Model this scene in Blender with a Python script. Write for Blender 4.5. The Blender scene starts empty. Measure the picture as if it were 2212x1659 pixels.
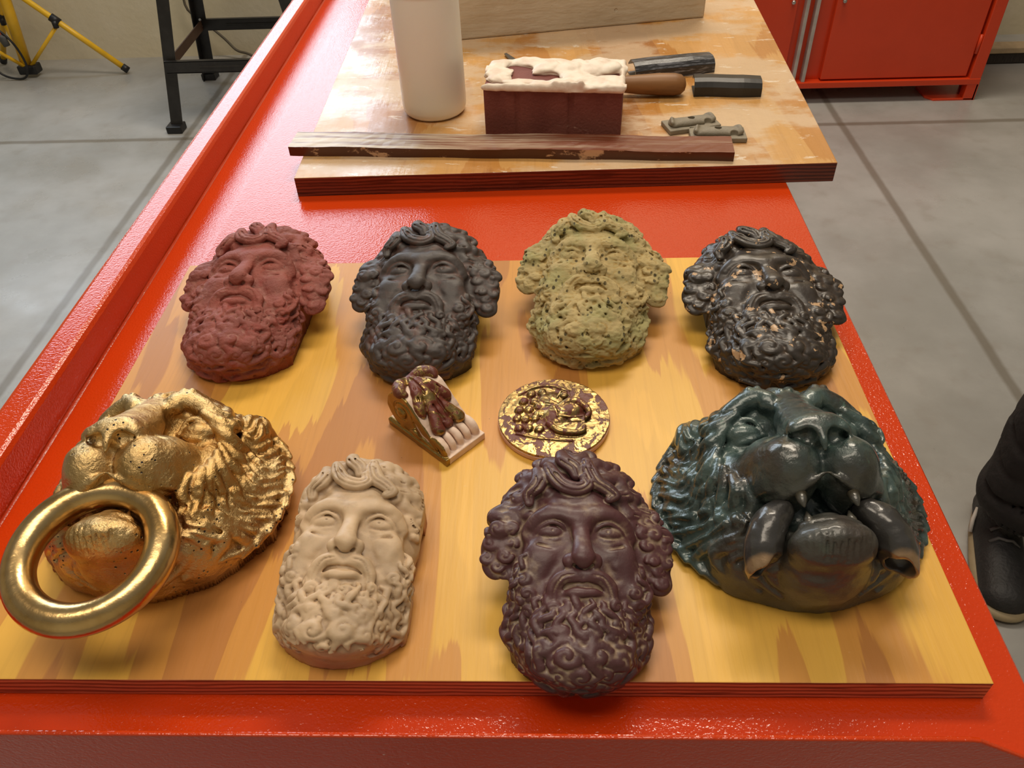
import bpy, bmesh, math, random
import numpy as np
from mathutils import Vector, Matrix

random.seed(4)
scn = bpy.context.scene
C = scn.collection

# ---------------------------------------------------------------- camera
def R3(yaw, pitch, roll):
    f = Vector((math.sin(yaw) * math.cos(pitch), math.cos(yaw) * math.cos(pitch), -math.sin(pitch)))
    r = Vector((math.cos(yaw), -math.sin(yaw), 0)); u = r.cross(f)
    return math.cos(roll) * r + math.sin(roll) * u, -math.sin(roll) * r + math.cos(roll) * u, f
cam = bpy.data.objects.new('camera', bpy.data.cameras.new('camera')); C.objects.link(cam)
r_, u_, f_ = R3(math.radians(-3.0528), math.radians(42.1072), math.radians(-2.6239))
cam.matrix_world = Matrix(((r_.x, u_.x, -f_.x, .0501), (r_.y, u_.y, -f_.y, -.2301), (r_.z, u_.z, -f_.z, 1.3545), (0, 0, 0, 1)))
cam.data.sensor_width = 36; cam.data.lens = 1732.38 / 2212 * 36; cam.data.clip_start = .02
scn.camera = cam

# ---------------------------------------------------------------- light and exposure
scn.view_settings.view_transform = 'Standard'; scn.view_settings.look = 'None'
scn.view_settings.exposure = -0.12; scn.view_settings.gamma = 1
w = bpy.data.worlds.new('world'); scn.world = w; w.use_nodes = True
w.node_tree.nodes['Background'].inputs[0].default_value = (1, .95, .88, 1); w.node_tree.nodes['Background'].inputs[1].default_value = .20
def area(name, loc, rot, size, power, col):
    l = bpy.data.lights.new(name, 'AREA'); l.shape = 'RECTANGLE'; l.size, l.size_y = size; l.energy = power; l.color = col
    o = bpy.data.objects.new(name, l); C.objects.link(o); o.location = loc; o.rotation_euler = [math.radians(a) for a in rot]; return o
# daylight through the high windows in the back wall, two rows of ceiling lamps
area('window_daylight', (-2.05, 3.70, 2.3), (-90, 0, 0), (2.75, 2.0), 104, (.76, .88, 1))
area('ceiling_lamp_light', (.45, 2.45, 3.9), (0, 0, 0), (1.7, .7), 92, (1, .87, .70))
area('ceiling_lamp_light', (-.3, .0, 3.9), (0, 0, 0), (2.4, .9), 46, (1, .87, .70))
# ---------------------------------------------------------------- sculpting kit: signed distance grid -> mesh (units: cm)
class Grid:
    def __init__(s, lo, hi, h):
        s.lo = np.array(lo, np.float32); s.h = h
        s.n = np.ceil((np.array(hi) - s.lo) / h).astype(int) + 1
        s.D = np.full(s.n, 5.0, np.float32)
        s.ax = [s.lo[i] + h * np.arange(s.n[i], dtype=np.float32) for i in range(3)]

    def win(s, c, r):
        a = np.maximum(0, np.floor((np.array(c) - r - s.lo) / s.h).astype(int))
        b = np.minimum(s.n, np.ceil((np.array(c) + r - s.lo) / s.h).astype(int) + 1)
        if (b <= a).any(): return None, None
        sl = tuple(slice(a[i], b[i]) for i in range(3))
        X, Y, Z = s.ax[0][sl[0]][:, None, None], s.ax[1][sl[1]][None, :, None], s.ax[2][sl[2]][None, None, :]
        return sl, (X, Y, Z)

    def _mix(s, sl, d, k, sub):
        a = s.D[sl]
        if sub:
            d = -d
            h = np.maximum(k - np.abs(a - d), 0) / max(k, 1e-6)
            s.D[sl] = np.maximum(a, d) + h * h * k * .25
        else:
            h = np.maximum(k - np.abs(a - d), 0) / max(k, 1e-6)
            s.D[sl] = np.minimum(a, d) - h * h * k * .25

    def ell(s, c, r, k=.3, sub=False, rot=None):
        """ellipsoid at c, radii r, blended over k; rot = Euler degrees"""
        r = np.array(r, np.float32); m = float(r.max()) + k + .5
        sl, w = s.win(c, m)
        if sl is None: return
        X, Y, Z = w[0] - c[0], w[1] - c[1], w[2] - c[2]
        if rot is not None:
            M = rotm(rot).T
            X, Y, Z = (M[0, 0] * X + M[0, 1] * Y + M[0, 2] * Z, M[1, 0] * X + M[1, 1] * Y + M[1, 2] * Z,
                       M[2, 0] * X + M[2, 1] * Y + M[2, 2] * Z)
        k0 = np.sqrt((X / r[0]) ** 2 + (Y / r[1]) ** 2 + (Z / r[2]) ** 2)
        k1 = np.sqrt((X / r[0] ** 2) ** 2 + (Y / r[1] ** 2) ** 2 + (Z / r[2] ** 2) ** 2) + 1e-6
        s._mix(sl, (k0 * (k0 - 1) / k1).astype(np.float32), k, sub)

    def cap(s, a, b, ra, rb, k=.2, sub=False):
        a = np.array(a, np.float32); b = np.array(b, np.float32)
        c = (a + b) / 2; m = np.abs(b - a) / 2 + max(ra, rb) + k + .25
        sl, w = s.win(c, m)
        if sl is None: return
        X, Y, Z = w[0] - a[0], w[1] - a[1], w[2] - a[2]
        v = b - a; L = float(v @ v) + 1e-9
        t = np.clip((X * v[0] + Y * v[1] + Z * v[2]) / L, 0, 1)
        d = np.sqrt((X - t * v[0]) ** 2 + (Y - t * v[1]) ** 2 + (Z - t * v[2]) ** 2) - (ra + (rb - ra) * t)
        s._mix(sl, d.astype(np.float32), k, sub)

    def tube(s, pts, rad, k=.2, sub=False, n=5):
        """smooth tapering tube through pts (Catmull-Rom)"""
        P, Rr = smooth(pts, rad, n)
        # gather the whole tube first so that its own pieces do not bulge
        lo = P.min(0) - Rr.max() - k - .25; hi = P.max(0) + Rr.max() + k + .25
        sl, w = s.win((lo + hi) / 2, (hi - lo) / 2)
        if sl is None: return
        T = np.full(s.D[sl].shape, 5., np.float32)
        for i in range(len(P) - 1):
            a, b = P[i], P[i + 1]
            X, Y, Z = w[0] - a[0], w[1] - a[1], w[2] - a[2]; v = b - a; L = float(v @ v) + 1e-9
            t = np.clip((X * v[0] + Y * v[1] + Z * v[2]) / L, 0, 1)
            d = np.sqrt((X - t * v[0]) ** 2 + (Y - t * v[1]) ** 2 + (Z - t * v[2]) ** 2) - (Rr[i] + (Rr[i + 1] - Rr[i]) * t)
            np.minimum(T, d, out=T)
        s._mix(sl, T, k, sub)

    def top(s, x, y, zmax=99):
        """height of the surface above (x, y)"""
        i = int(round((x - s.lo[0]) / s.h)); j = int(round((y - s.lo[1]) / s.h))
        if not (0 <= i < s.n[0] and 0 <= j < s.n[1]): return 0.
        c = s.D[i, j]; q = np.nonzero(c < 0)[0]
        return float(s.ax[2][q[-1]]) if len(q) else 0.

    def hit(s, o, d, far=14.):
        """walk from inside at o along d to the surface; returns the point and the normal"""
        t = np.arange(0, far, s.h * .5); P = np.array(o) + t[:, None] * np.array(d)
        I = np.round((P - s.lo) / s.h).astype(int); ok = ((I >= 1) & (I < s.n - 1)).all(1)
        I = I[ok]; v = s.D[I[:, 0], I[:, 1], I[:, 2]]; q = np.nonzero(v > 0)[0]
        if not len(q): return None, None
        i, j, l = I[q[0]]; D = s.D
        g = np.array([D[i + 1, j, l] - D[i - 1, j, l], D[i, j + 1, l] - D[i, j - 1, l], D[i, j, l + 1] - D[i, j, l - 1]], float)
        return P[ok][q[0]], g / (np.linalg.norm(g) + 1e-9)

    def noise(s, amp, size, seed, mask=None):
        """swell and erode the surface with lumpy noise"""
        s.D += amp * lumps(s.n, s.h / size, seed) if mask is None else amp * lumps(s.n, s.h / size, seed) * mask

    def curl(s, p, nrm, R, turn=1, k=.12, phase=0., lift=.35, fat=.34):
        """a snail curl lying on the surface"""
        nrm = np.array(nrm); a = np.cross(nrm, [0.3, .2, 1.] if abs(nrm[2]) < .8 else [0, 1., 0]); a /= np.linalg.norm(a); b = np.cross(nrm, a)
        n = 9; th = phase + turn * np.linspace(0, 2 * math.pi * 1.15, n); rr = R * np.linspace(.78, .12, n)
        pts = [p + a * r * math.cos(q) + b * r * math.sin(q) + nrm * (R * (-.12 + lift * i / n)) for i, (q, r) in enumerate(zip(th, rr))]
        s.tube(pts, [R * fat * (.75 + .35 * math.sin(math.pi * i / (n - 1))) for i in range(n)], k=k, n=2)

    def lock(s, pts, r, k=.15, lift=.1, rows=2, spread=.55):
        """an S-shaped lock: a fat strand with grooves"""
        P = [np.array([x, y, s.top(x, y) + lift]) for x, y in pts] if len(pts[0]) == 2 else [np.array(q, float) for q in pts]
        s.tube(P, [r * f for f in np.interp(np.linspace(0, 1, len(P)), [0, .4, 1], [.8, 1., .6])], k=k)

    def mesh(s, floor=0.):
        D = np.maximum(s.D, floor - s.ax[2][None, None, :]).astype(np.float32)
        D[0], D[-1] = 1, 1; D[:, 0], D[:, -1] = 1, 1; D[:, :, 0], D[:, :, -1] = 1, 1
        return nets(D, s.lo, s.h)

    def copy(s):
        g = Grid.__new__(Grid); g.lo, g.h, g.n, g.ax = s.lo, s.h, s.n, s.ax; g.D = s.D.copy(); return g


def rotm(e):
    a, b, c = [math.radians(v) for v in e]
    Rx = np.array([[1, 0, 0], [0, math.cos(a), -math.sin(a)], [0, math.sin(a), math.cos(a)]])
    Ry = np.array([[math.cos(b), 0, math.sin(b)], [0, 1, 0], [-math.sin(b), 0, math.cos(b)]])
    Rz = np.array([[math.cos(c), -math.sin(c), 0], [math.sin(c), math.cos(c), 0], [0, 0, 1]])
    return Rz @ Ry @ Rx


def smooth(pts, rad, n):
    P = np.array(pts, float); R = np.array(rad, float) if not np.isscalar(rad) else np.full(len(P), rad)
    Q = np.vstack([2 * P[0] - P[1], P, 2 * P[-1] - P[-2]]); O, S = [], []
    for i in range(len(P) - 1):
        p0, p1, p2, p3 = Q[i:i + 4]
        for t in np.arange(n) / n:
            O.append(.5 * (2 * p1 + (p2 - p0) * t + (2 * p0 - 5 * p1 + 4 * p2 - p3) * t * t + (3 * p1 - p0 - 3 * p2 + p3) * t ** 3))
            S.append(R[i] + (R[i + 1] - R[i]) * t)
    O.append(P[-1]); S.append(R[-1])
    return np.array(O, np.float32), np.array(S, np.float32)


def lumps(shape, step, seed):
    """smooth value noise, about one lump per unit"""
    rs = np.random.RandomState(seed); m = [int(shape[i] * step) + 4 for i in range(3)]
    V = rs.uniform(-1, 1, m).astype(np.float32)
    for ax in range(3):
        t = np.arange(shape[ax]) * step + .37; i = t.astype(int); f = (t - i); f = (f * f * (3 - 2 * f)).astype(np.float32)
        sh = [1, 1, 1]; sh[ax] = -1; f = f.reshape(sh)
        V = np.take(V, i, ax) * (1 - f) + np.take(V, i + 1, ax) * f
    return V


def nets(D, lo, h):
    """naive surface nets"""
    S = D < 0
    c = S[:-1, :-1, :-1].astype(np.int8)
    for dx in (0, 1):
        for dy in (0, 1):
            for dz in (0, 1):
                if dx + dy + dz: c = c + S[dx:S.shape[0] - 1 + dx, dy:S.shape[1] - 1 + dy, dz:S.shape[2] - 1 + dz]
    act = (c > 0) & (c < 8); idx = np.full(act.shape, -1, np.int64); I = np.argwhere(act); idx[act] = np.arange(len(I))
    acc = np.zeros((len(I), 3)); cnt = np.zeros(len(I))
    corner = [(0, 0, 0), (1, 0, 0), (0, 1, 0), (1, 1, 0), (0, 0, 1), (1, 0, 1), (0, 1, 1), (1, 1, 1)]
    val = [D[I[:, 0] + a, I[:, 1] + b, I[:, 2] + e] for a, b, e in corner]
    for a, b in ((0, 1), (2, 3), (4, 5), (6, 7), (0, 2), (1, 3), (4, 6), (5, 7), (0, 4), (1, 5), (2, 6), (3, 7)):
        va, vb = val[a], val[b]; m = (va < 0) != (vb < 0)
        t = np.where(m, va / np.where(m, va - vb, 1), 0)[:, None]
        p = np.array(corner[a]) * (1 - t) + np.array(corner[b]) * t
        acc[m] += p[m]; cnt[m] += 1
    V = (I + acc / cnt[:, None]) * h + lo
    F = []
    for ax in range(3):
        o1, o2 = [(1, 2), (2, 0), (0, 1)][ax]
        A = np.take(S, range(S.shape[ax] - 1), ax); B = np.take(S, range(1, S.shape[ax]), ax)
        E = np.argwhere(A != B); E = E[(E[:, o1] > 0) & (E[:, o2] > 0) & (E[:, o1] < S.shape[o1] - 1) & (E[:, o2] < S.shape[o2] - 1)]
        q = []
        for d1, d2 in ((1, 1), (0, 1), (0, 0), (1, 0)):
            e = E.copy(); e[:, o1] -= d1; e[:, o2] -= d2; q.append(idx[e[:, 0], e[:, 1], e[:, 2]])
        q = np.stack(q, 1); fl = ~A[E[:, 0], E[:, 1], E[:, 2]]
        q[fl] = q[fl][:, ::-1]; F.append(q[(q >= 0).all(1)])
    return V, np.vstack(F)


def mir(pts): return [(-p[0],) + tuple(p[1:]) for p in pts]


def sculpt_bearded(h=.085, wings=True, seed=3):
    """bearded classical face, +y to the crown, +z out of the face; nose over the origin"""
    g = Grid((-7.3, -9.9, -.25), (7.3, 12.2, 8.1), h); rs = np.random.RandomState(seed)
    E, T = g.ell, g.tube
    # masses
    E((0, 4.4, -.6), (4.9, 6.6, 4.9), .1); E((0, 1.0, -.3), (4.2, 7.0, 5.0), .8); E((0, -3.3, -.6), (4.75, 4.9, 5.1), 1.0)
    E((0, 3.4, 1.2), (3.5, 3.8, 3.8), .6); E((0, 5.4, 1.5), (3.1, 2.5, 3.5), .6)
    if wings:
        for s in (-1, 1):
            E((s * 4.7, 2.9, 1.3), (1.2, 2.6, 1.3), .6); E((s * 5.5, 2.1, 1.0), (.9, 1.5, .8), .5); E((s * 5.4, .8, 1.0), (.8, 1.0, .6), .5)
            if s > 0: E((5.4, -.1, 1.0), (.9, 1.0, .6), .4)
    # cheeks, muzzle and chin
    for s in (-1, 1):
        E((s * 2.3, 1.0, 3.7), (1.4, 1.6, 1.15), .9); E((s * 3.0, -1.0, 2.7), (1.3, 2.0, 1.6), .8)
    E((0, -1.5, 3.9), (2.2, 1.9, 1.45), .8); E((0, -4.0, 3.6), (2.8, 1.9, 1.7), .8); E((0, -6.0, 3.1), (3.0, 2.0, 2.0), .9)
    # brow and sockets
    for s in (-1, 1):
        E((s * 1.8, 2.95, 5.75), (1.3, .95, 1.15), .7, sub=True)
        T([(s * .25, 3.95, 5.0), (s * 1.0, 4.35, 5.0), (s * 2.0, 4.4, 4.75), (s * 2.9, 3.85, 4.1), (s * 3.4, 3.0, 3.3)], [.4, .46, .48, .42, .25], 1.1)
        T([(s * .5, 3.85, 5.3), (s * 1.2, 4.12, 5.25), (s * 2.2, 4.05, 4.85), (s * 3.0, 3.45, 4.05)], [.14, .18, .17, .1], .5)
        E((s * 1.8, 2.95, 3.95), (1.0, .7, .9), .12)
        T([(s * .82, 2.75, 4.35), (s * 1.2, 3.34, 4.8), (s * 1.85, 3.6, 4.9), (s * 2.55, 3.25, 4.45), (s * 2.95, 2.7, 3.9)], [.1, .17, .2, .17, .1], .1)
        T([(s * .9, 2.7, 4.3), (s * 1.35, 2.36, 4.5), (s * 1.9, 2.25, 4.5), (s * 2.5, 2.42, 4.2), (s * 2.9, 2.7, 3.85)], [.09, .14, .16, .13, .08], .12)
        T([(s * 1.0, 2.15, 4.85), (s * 1.8, 1.7, 4.85), (s * 2.7, 1.9, 4.3)], [.05, .08, .05], .4, sub=True)
        T([(s * (1.8 + .33 * math.cos(q)), 3.0 + .33 * math.sin(q), 4.82) for q in np.linspace(0, 6.28, 9)], .045, .03, sub=True)
        E((s * 1.8, 3.0, 4.9), (.12, .12, .16), .03, sub=True)
    # nose
    T([(0, 4.3, 4.9), (0, 3.1, 5.1), (0, 2.0, 5.6), (0, 1.0, 6.2), (0, .6, 6.35)], [.5, .52, .58, .7, .74], .45)
    for s in (-1, 1):
        E((s * .78, .42, 5.65), (.5, .6, .65), .3); E((s * .44, -.02, 5.95), (.24, .3, .32), .1, sub=True)
        T([(s * 1.3, 1.0, 5.1), (s * 1.75, .2, 4.75), (s * 2.15, -.7, 4.5)], [.06, .1, .08], .5, sub=True)
    E((0, .22, 6.15), (.4, .42, .5), .35)
    # mouth
    T([(-1.25, -1.55, 4.9), (-.6, -1.28, 5.45), (0, -1.32, 5.6), (.6, -1.28, 5.45), (1.25, -1.55, 4.9)], [.2, .3, .28, .3, .2], .12, sub=True)
    T([(-.85, -1.0, 5.3), (-.3, -.88, 5.55), (0, -.95, 5.55), (.3, -.88, 5.55), (.85, -1.0, 5.3)], [.14, .2, .18, .2, .14], .2)
    T([(-1.15, -1.9, 4.95), (-.6, -1.86, 5.28), (0, -1.9, 5.38), (.6, -1.86, 5.28), (1.15, -1.9, 4.95)], [.2, .34, .37, .34, .2], .12)
    for s in (-1, 1):   # moustache
        T([(s * .1, -.5, 5.45), (s * .7, -.55, 5.5), (s * 1.35, -.8, 5.25), (s * 1.8, -1.6, 4.85), (s * 1.85, -2.7, 4.55)], [.3, .42, .48, .46, .34], .3)
        for o in (-.16, .1): T([(s * (.5 + o), -.75 + o, 5.9), (s * (1.2 + o), -.95 + o, 5.72), (s * (1.65 + o), -1.7, 5.32), (s * (1.75 + o), -2.4, 5.0)], [.05, .08, .08, .05], .1, sub=True)
    snap = g.copy()
    # beard curls, bigger and lumpier towards the chin
    for i in range(210):
        f = (i + .5) / 210; ph = i * 2.39996; zc = 1 - 1.0 * f; rr = math.sqrt(max(0, 1 - zc * zc))
        d = np.array([rr * math.cos(ph), rr * math.sin(ph), zc]); d /= np.linalg.norm(d)
        p, n = snap.hit((0, -3.0, .6), d)
        if p is None or p[2] < .35: continue
        x, y, z = p
        if y > -2.35 - .25 * abs(x) * (abs(x) < 2.0) and not (abs(x) > 3.3 and y < .9): continue
        if abs(x) < 1.5 and y > -2.5: continue
        R = .42 + .26 * min(1, max(0, (-y - 2.5) / 5)) + .14 * rs.rand()
        if rs.rand() < .55: g.curl(p, n, R, 1 if rs.rand() < .5 else -1, k=.16, phase=rs.rand() * 6.3, fat=.4)
        else:   # wavy lock running down the beard
            a = np.array([x * .25 + rs.uniform(-.5, .5), -1, 0]); a -= n * (a @ n); a /= np.linalg.norm(a) + 1e-6; b = np.cross(n, a); s_ = 1 if rs.rand() < .5 else -1
            T([p + a * R * t + b * s_ * R * .5 * math.sin(t * 2.2) + n * (.06 + .14 * math.cos(t * 1.3)) for t in (-1.3, -.6, 0, .7, 1.3)], [R * .3, R * .45, R * .5, R * .42, R * .25], .14, n=3)
    for x, y, R in ((-1.0, -6.3, .9), (.75, -6.2, 1.0), (-.2, -7.4, .8), (2.0, -6.4, .75), (-2.3, -5.8, .75), (1.7, -4.9, .62), (-1.6, -4.8, .62), (.1, -5.0, .6)):
        d = np.array([x, y + 4.0, snap.top(x, y) - .4]); p, n = snap.hit((0, -4.0, .4), d / np.linalg.norm(d))
        if p is not None: g.curl(p + n * .1, n, R, 1 if x > 0 else -1, k=.22, phase=rs.rand() * 6, fat=.46, lift=.45)
    for k_ in range(7):  # short locks dropping from the lower lip
        x = -1.1 + .37 * k_; dx = .18 * (-1) ** k_
        T([(x, -2.4, 4.95), (x + dx, -2.8, 5.15), (x - dx * .4, -3.25, 5.05), (x + dx * .8, -3.65, 5.15)], [.12, .22, .22, .12], .12)
    # crown of hair: fat S-locks hugging the head
    snap = g.copy()
    def on(x, y, up=.0):
        p, n = snap.hit((0, 3.5, .2), np.array([x, y - 3.5, 3.6 * math.sqrt(max(.02, 1 - min(.98, (x / 5.3) ** 2 + ((y - 3.5) / 8.1) ** 2)))]) / np.linalg.norm([x, y - 3.5, 3.6 * math.sqrt(max(.02, 1 - min(.98, (x / 5.3) ** 2 + ((y - 3.5) / 8.1) ** 2)))]))
        return (x, y, 1.) if p is None else tuple(p + n * up)
    for s in (-1, 1):
        for (x0, y0, r) in ((1.9, 7.3, .58), (3.0, 6.3, .58), (3.8, 5.1, .56), (4.2, 3.9, .5), (1.3, 8.9, .6), (2.8, 8.0, .58), (3.9, 6.6, .56), (4.6, 5.2, .5), (.5, 10.2, .55), (2.0, 9.7, .55), (3.3, 8.7, .52), (4.3, 7.3, .5), (4.9, 6.0, .42)):
            x0 += rs.uniform(-.15, .15); y0 += rs.uniform(-.15, .15)
            a = math.atan2(y0 - 3.5, x0) + rs.uniform(-.7, .3) - .5; c, q = math.cos(a), math.sin(a); L = .95 + .3 * rs.rand(); w = .5 * (1 if rs.rand() < .6 else -1)
            pl = [(-.9, .5), (-.55, -.2), (0, -.1), (.5, .3), (.85, .0), (.75, -.4)]
            pts = [on(s * (x0 + L * (u * c - v * w * 1.6 * q)), y0 + L * (u * q + v * w * 1.6 * c), -.02 + .16 * (i > 3)) for i, (u, v) in enumerate(pl)]
            T(pts, [r * .7, r, r * 1.05, r, r * .85, r * .6], .26)
            nn = [np.array(p_) - (0, 3.5, 0) for p_ in pts[1:5]]; nn = [v_ / np.linalg.norm(v_) for v_ in nn]
            for o in (-.22, .16): T([np.array(p_) + v_ * r * .95 + np.array([-q, c * s, 0]) * o for p_, v_ in zip(pts[1:5], nn)], [.04, .07, .07, .04], .1, sub=True)
    # the forelock: two curls meeting over the brow
    def S(P, r, k):   # a strand with two grooves combed along it
        T(P, r, k); P = np.array(P, float)
        for o in (-.42, .3):
            D = np.gradient(P, axis=0); N = np.stack([-D[:, 1], D[:, 0], 0 * D[:, 0]], 1); N /= np.linalg.norm(N, axis=1)[:, None] + 1e-6
            T(P + N * o * np.array(r)[:, None] + np.array([0, -.12, .88]) * np.array(r)[:, None], [.05] + [.085] * (len(P) - 2) + [.04], .12, sub=True)
    S([(-1.1, 9.9, 3.2), (-.9, 9.1, 3.9), (-.3, 8.4, 4.3), (-.1, 7.7, 4.45)], [.4, .6, .6, .4], .3); S([(-2.0, 8.5, 4.1), (-1.6, 7.4, 4.7), (-1.0, 6.6, 5.05), (-.1, 6.35, 5.1), (.5, 6.75, 5.1), (.35, 7.35, 5.0)], [.4, .58, .62, .58, .5, .36], .16)
    S([(.6, 9.0, 4.1), (.75, 8.0, 4.6), (1.1, 7.1, 4.85), (1.8, 6.6, 4.75), (2.35, 6.05, 4.6), (2.0, 5.65, 4.75)], [.42, .58, .6, .54, .44, .3], .16)
    T([(-1.8, 8.0, 4.9), (-1.5, 7.3, 5.3), (-.9, 6.7, 5.65), (0, 6.5, 5.7)], [.05, .09, .09, .05], .12, sub=True)
    T([(.7, 8.2, 5.1), (1.1, 7.3, 5.45), (1.8, 6.75, 5.3)], [.05, .09, .06], .12, sub=True)
    S([(-2.7, 8.2, 3.6), (-2.6, 7.4, 4.1), (-2.8, 6.7, 4.3), (-3.3, 6.1, 3.9), (-3.3, 5.4, 3.85)], [.4, .58, .58, .46, .34], .2)
    if wings:  # bunches of hair beside the ears
        snap = g.copy()
        for s in (-1, 1):
            for x, y, R in ((4.6, 4.4, .6), (5.2, 3.5, .65), (5.75, 2.5, .68), (5.9, 1.4, .6), (4.5, 2.5, .55), (4.9, 1.4, .55), (4.3, 3.5, .5), (5.2, .7, .5), (5.5, -.2, .55), (4.7, .3, .5)):
                if s < 0 and y < 0: continue
                x += rs.uniform(-.15, .15); z = snap.top(s * x, y)
                if z < .6: continue
                n = np.array([s * .45, 0, .89]); g.curl(np.array([s * x, y, z]) - .02 * n, n, R, s if rs.rand() < .6 else -s, k=.2, phase=rs.rand() * 6, fat=.46)
    g.noise(.05, .6, 77)
    return g


def sculpt_lion(h=.12):
    """snarling lion head, +y to the crown, +z out of the wall it would hang on"""
    g = Grid((-10.4, -9.2, -.3), (10.4, 10.4, 11.4), h); rs = np.random.RandomState(8)
    E, T = g.ell, g.tube
    E((0, .9, -.8), (8.8, 8.1, 4.8), .1); E((0, 2.2, 0), (6.4, 5.8, 5.4), .8)
    E((0, 4.2, 1.6), (4.6, 3.6, 4.3), .8)
    for s in (-1, 1):
        E((s * 4.0, .4, 2.2), (2.2, 3.4, 3.1), 1.0); E((s * 3.0, -.6, 4.0), (1.8, 2.0, 1.9), 1.0); E((s * 4.0, -3.2, 1.6), (2.2, 3.0, 2.2), 1.0)
    E((0, -3.6, .4), (6.2, 3.5, 2.6), 1.0); E((0, -5.0, .6), (3.4, 2.2, 2.6), 1.0)
    # bridge, widening to the nose
    T([(0, 5.2, 5.3), (0, 3.6, 6.1), (0, 1.8, 7.1), (0, .4, 7.9)], [1.25, 1.35, 1.5, 1.55], .7)
    for s in (-1, 1): T([(s * .55, 4.6, 5.9), (s * .8, 2.4, 7.0), (s * 1.0, .4, 8.3)], [.7, .85, .9], .5)
    # muzzle pads
    for s in (-1, 1):
        E((s * 1.75, -1.6, 7.0), (1.95, 2.05, 2.2), .35); E((s * 2.2, -.7, 5.6), (2.1, 2.4, 2.2), .8); E((s * 2.3, -2.5, 5.8), (1.7, 1.4, 1.8), .5)
    T([(0, -1.2, 9.35), (0, -2.4, 9.2), (0, -3.4, 8.6), (0, -3.9, 7.8)], [.14, .15, .16, .18], .3, sub=True)
    # nose leather and nostrils
    E((0, .15, 9.0), (1.75, .85, .95), .3); E((0, -.35, 9.1), (1.2, .8, .8), .3)
    for s in (-1, 1):
        E((s * 1.35, -.25, 8.9), (.65, .65, .8), .3)
        E((s * .82, -.95, 9.3), (.5, .5, .62), .15, sub=True); T([(s * .75, -.8, 9.2), (s * 1.3, -.75, 9.1), (s * 1.8, -.35, 8.7)], [.3, .3, .16], .15, sub=True)
    T([(0, -.6, 9.6), (0, -1.3, 9.35), (0, -1.8, 9.1)], [.26, .22, .12], .15)
    # mouth cut, cheek hollows, lips
    E((0, -4.5, 6.6), (2.5, 1.0, 3.4), .25, sub=True)
    for s in (-1, 1):
        E((s * 3.2, -4.2, 5.0), (1.6, 1.35, 2.2), .3, sub=True)
        E((s * 4.0, -4.0, 1.4), (1.9, 2.5, 2.4), .8); T([(s * 3.7, -1.8, 5.5), (s * 4.5, -2.6, 4.8), (s * 4.75, -3.9, 4.0), (s * 4.3, -5.2, 3.4), (s * 3.4, -6.1, 3.1)], [.35, .42, .45, .45, .35], .6)
        T([(s * .15, -2.95, 8.3), (s * .9, -3.3, 8.0), (s * 1.9, -3.5, 7.3), (s * 2.9, -3.25, 6.3), (s * 3.6, -2.6, 5.4)], [.12, .22, .26, .26, .2], .3)
        T([(s * 2.2, .5, 8.0), (s * 2.9, -.6, 7.2), (s * 3.6, -1.6, 6.2)], [.1, .14, .1], .5, sub=True)
    # lower jaw: chin ball, gum, tongue
    E((0, -6.0, 3.0), (3.0, 2.1, 3.2), .6); E((0, -6.35, 5.6), (2.6, 1.4, 2.0), .3); E((0, -5.35, 6.3), (1.9, .55, .7), .25)
    E((0, -4.7, 4.6), (1.5, .55, 2.0), .2)
    for k_ in range(11):
        x = -2.0 + .4 * k_; T([(x, -6.6, 7.5 - .12 * x * x), (x * 1.02, -7.3, 6.9 - .12 * x * x), (x * 1.05, -7.75, 6.0 - .1 * x * x)], [.05, .09, .06], .2, sub=True)
    T([(-2.2, -5.75, 6.3), (0, -5.55, 7.05), (2.2, -5.75, 6.3)], .07, .15, sub=True)
    # brows, eyes
    E((0, 4.6, 2.6), (5.2, 2.3, 3.3), .9)
    for s in (-1, 1):
        E((s * 3.2, 3.1, 6.0), (1.6, .95, 1.35), .6, sub=True)
        T([(s * 1.75, 3.9, 6.1), (s * 1.5, 4.9, 6.3), (s * 2.2, 5.35, 6.1), (s * 3.6, 4.9, 5.6), (s * 4.8, 3.9, 4.75), (s * 5.4, 2.6, 3.8)], [.4, .75, .75, .66, .6, .4], .45); E((s * 2.0, 3.5, 6.3), (.75, .7, .9), .4, sub=True)
        E((s * 3.2, 3.05, 4.85), (1.25, .82, 1.0), .12)
        T([(s * 1.9, 2.8, 5.3), (s * 2.5, 3.7, 5.7), (s * 3.3, 3.85, 5.6), (s * 4.2, 3.3, 5.0), (s * 4.8, 2.6, 4.4)], [.14, .22, .24, .22, .12], .15)
        T([(s * 1.9, 2.8, 5.3), (s * 2.7, 2.4, 5.35), (s * 3.6, 2.3, 5.1), (s * 4.7, 2.6, 4.4)], [.12, .18, .18, .1], .2)
        T([(s * 1.6, 2.6, 5.9), (s * 2.4, 1.9, 5.6), (s * 3.8, 1.6, 4.9)], [.12, .16, .1], .5, sub=True)
        # ear
        E((s * 5.9, 5.2, 2.4), (1.2, 1.5, 1.0), .8, rot=(0, 0, -s * 35)); E((s * 6.1, 4.9, 3.4), (.45, .9, .5), .5, sub=True, rot=(0, 0, -s * 35))
    # mane: S-shaped locks in rings, parted at the chin
    snap = g.copy()
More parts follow.
